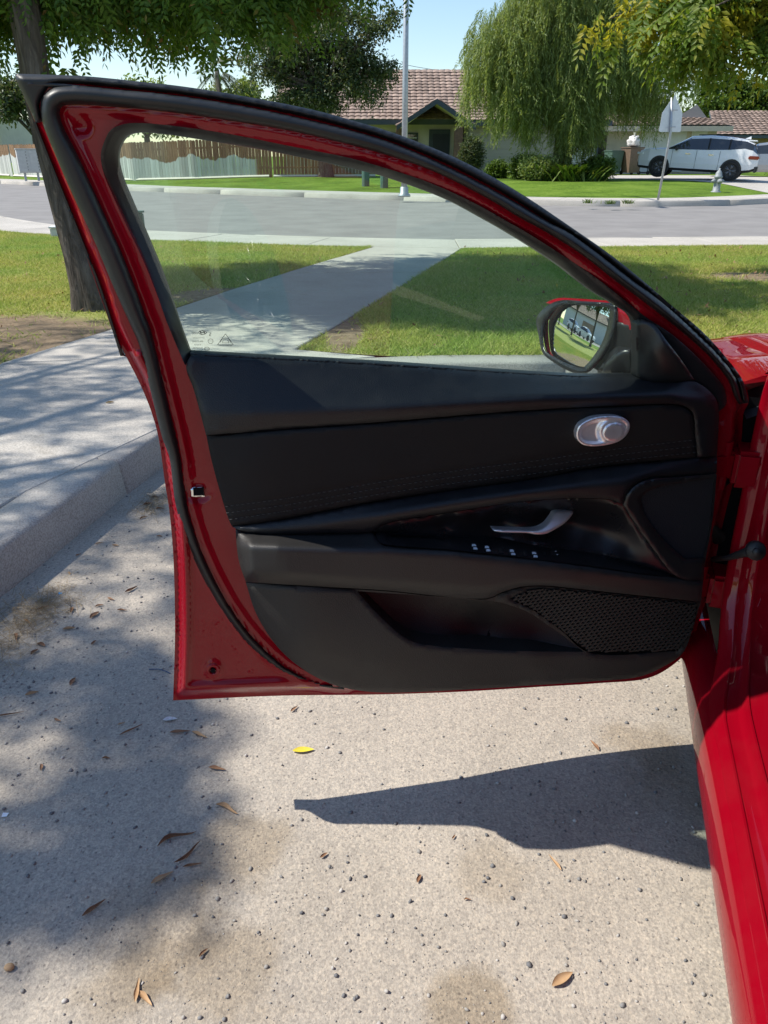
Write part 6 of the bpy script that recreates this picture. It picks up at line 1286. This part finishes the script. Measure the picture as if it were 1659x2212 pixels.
husk('tan trumpet-shaped leaf on sunlit pavement right of the crossed pods', 492, 1750, .070, -.42, 1.2, 'tan', .26, 'dry_leaf', None, .5)
husk('reddish rolled leaf at the shade edge left of the pods', 205, 1963, .058, .85, 1.3, 'dry', .24)
husk('long pale husk under the rear corner of the door', 432, 1590, .058, -.5, 1.0, 'tan', .24)
husk('dark torn leaf touching the pale husk under the door corner', 390, 1583, .060, .12, .8, 'dry', .22)
husk('red-brown curled leaf just above the door shadow', 1284, 1612, .045, 1.9, 1.0, 'dry', .28)
husk('orange husk lying across the edge of the door shadow', 1198, 1865, .050, 2.0, 1.1, 'tan', .2)
husk('flat grey-green scrap of leaf below the door corner', 368, 1556, .040, .15, .4, 'bag', .45)
husk('brown sliver pointing at the shadow tip', 470, 1663, .050, -.2, 1.0, 'dry', .3)
husk('slim dark stick at the left edge of the bay', 22, 1545, .085, .28, 1.6, 'dry', .1, 'twig')
husk('dark twig below the corner of the door', 285, 1578, .075, .72, 1.6, 'dry', .12, 'twig')
husk('rusty leaf standing alone in the shade left of the door', 158, 1474, .040, 1.5, .9, 'dry', .45)
husk('broken orange husk lying near the frame edge at the bottom of the bay', 297, 2140, .050, 1.7, .8, 'tan', .22)
husk('ragged pale husk beside the broken orange one', 315, 2160, .045, -.7, .9, 'tan', .3)
husk('brown leaf crumb near the sunlit stones under the door', 636, 1533, .034, 1.0, .9, 'dry', .3)
husk('folded leaf lying on the sidewalk slab', 238, 871, .050, .4, .9, 'straw', .5, 'dry_leaf', None, 0, .153)
for px, py, L, a in ((205, 1330, .06, .9), (285, 1275, .075, .85), (240, 1296, .045, -.5), (215, 1310, .04, .3), (150, 1240, .035, -.7), (170, 1200, .035, .9), (215, 1175, .045, .55), (250, 1180, .04, .1), (345, 1160, .035, -.3), (155, 1320, .05, -1), (90, 1395, .05, -.6), (75, 1410, .045, 1.2), (203, 1390, .035, 1.1), (70, 1500, .05, .7), (125, 1558, .035, -.8), (150, 1360, .055, .35), (320, 1090, .06, .6), (335, 1075, .05, -.4), (345, 1100, .05, .2), (310, 1120, .05, .9), (60, 1345, .06, -.5), (95, 1315, .05, .5), (35, 1378, .06, -.9), (265, 1320, .05, .2), (263, 1565, .03, .4), (440, 2060, .03, .9), (905, 1900, .03, 1.2), (1010, 1945, .022, .3), (980, 1810, .02, .8), (700, 1850, .028, .7), (90, 1660, .035, -.9), (230, 1640, .03, .3)):
    lab_, grp_ = ('curled brown leaf caught in the straw against the kerb', 'leaves in the straw by the kerb') if (px < 120 and py < 1420) or (px > 300 and py < 1130) else (('small rust-brown leaf lying between the kerb and the open door', 'leaves between kerb and door') if py < 1520 else ('tiny brown leaf crumb among the gravel below the open door', 'leaf crumbs below the door'))
    husk(lab_, px, py, L * .8, a + random.uniform(-.3, .3), random.uniform(.6, 1.4), random.choice(['dry', 'dry', 'tan']), random.uniform(.25, .45), 'dry_leaf', grp_, random.uniform(-.5, .8))
b = gnd(130, 1283); T = tag(mesh('paper_scrap', [(-.006, -.004, .001), (.006, -.004, .003), (.006, .004, .002), (-.006, .005, .004)], [(0, 1, 2, 3)], pmat('blue_paper', (.08, .30, .55), (.12, .38, .65), 30, .6)), 'tiny blue paper scrap near the kerb', 'paper'); T.location = b
b = gnd(11, 1762); T = tag(mesh('paper_scrap', [(-.006, -.004, .001), (.006, -.005, .003), (.006, .006, .002), (-.006, .005, .004)], [(0, 1, 2, 3)], M['print']), 'tiny white paper scrap in the shade at the edge of the bay', 'paper'); T.location = b
a, c_ = gnd(322, 1447), gnd(368, 1456); mb = MB(); mb.tube([a + Vector((0, 0, .002)), a.lerp(c_, .4) + Vector((0, .006, .004)), a.lerp(c_, .75) + Vector((0, .004, .004)), c_ + Vector((0, 0, .002))], .0014, 5); tag(mb.build('wire_scrap', pmat('blue_wire', (.02, .05, .12), (.03, .07, .16), 30, .4)), 'short curved blue wire lying by the door corner', 'wire')
b = gnd(21, 2093); bm = bmesh.new(); bmesh.ops.create_icosphere(bm, subdivisions=2, radius=.008)
for v in bm.verts: v.co = Vector((v.co.x * 1.15, v.co.y * .9, v.co.z * .7 + .005))
me = bpy.data.meshes.new('pebble'); bm.to_mesh(me); bm.free(); o = tag(link('tan_pebble', me, M['tan'], None, True), 'single tan pebble at the lower left of the bay', 'stone'); o.location = b
for o in bpy.data.objects:
    if 'world_built' in o.keys(): del o['world_built']
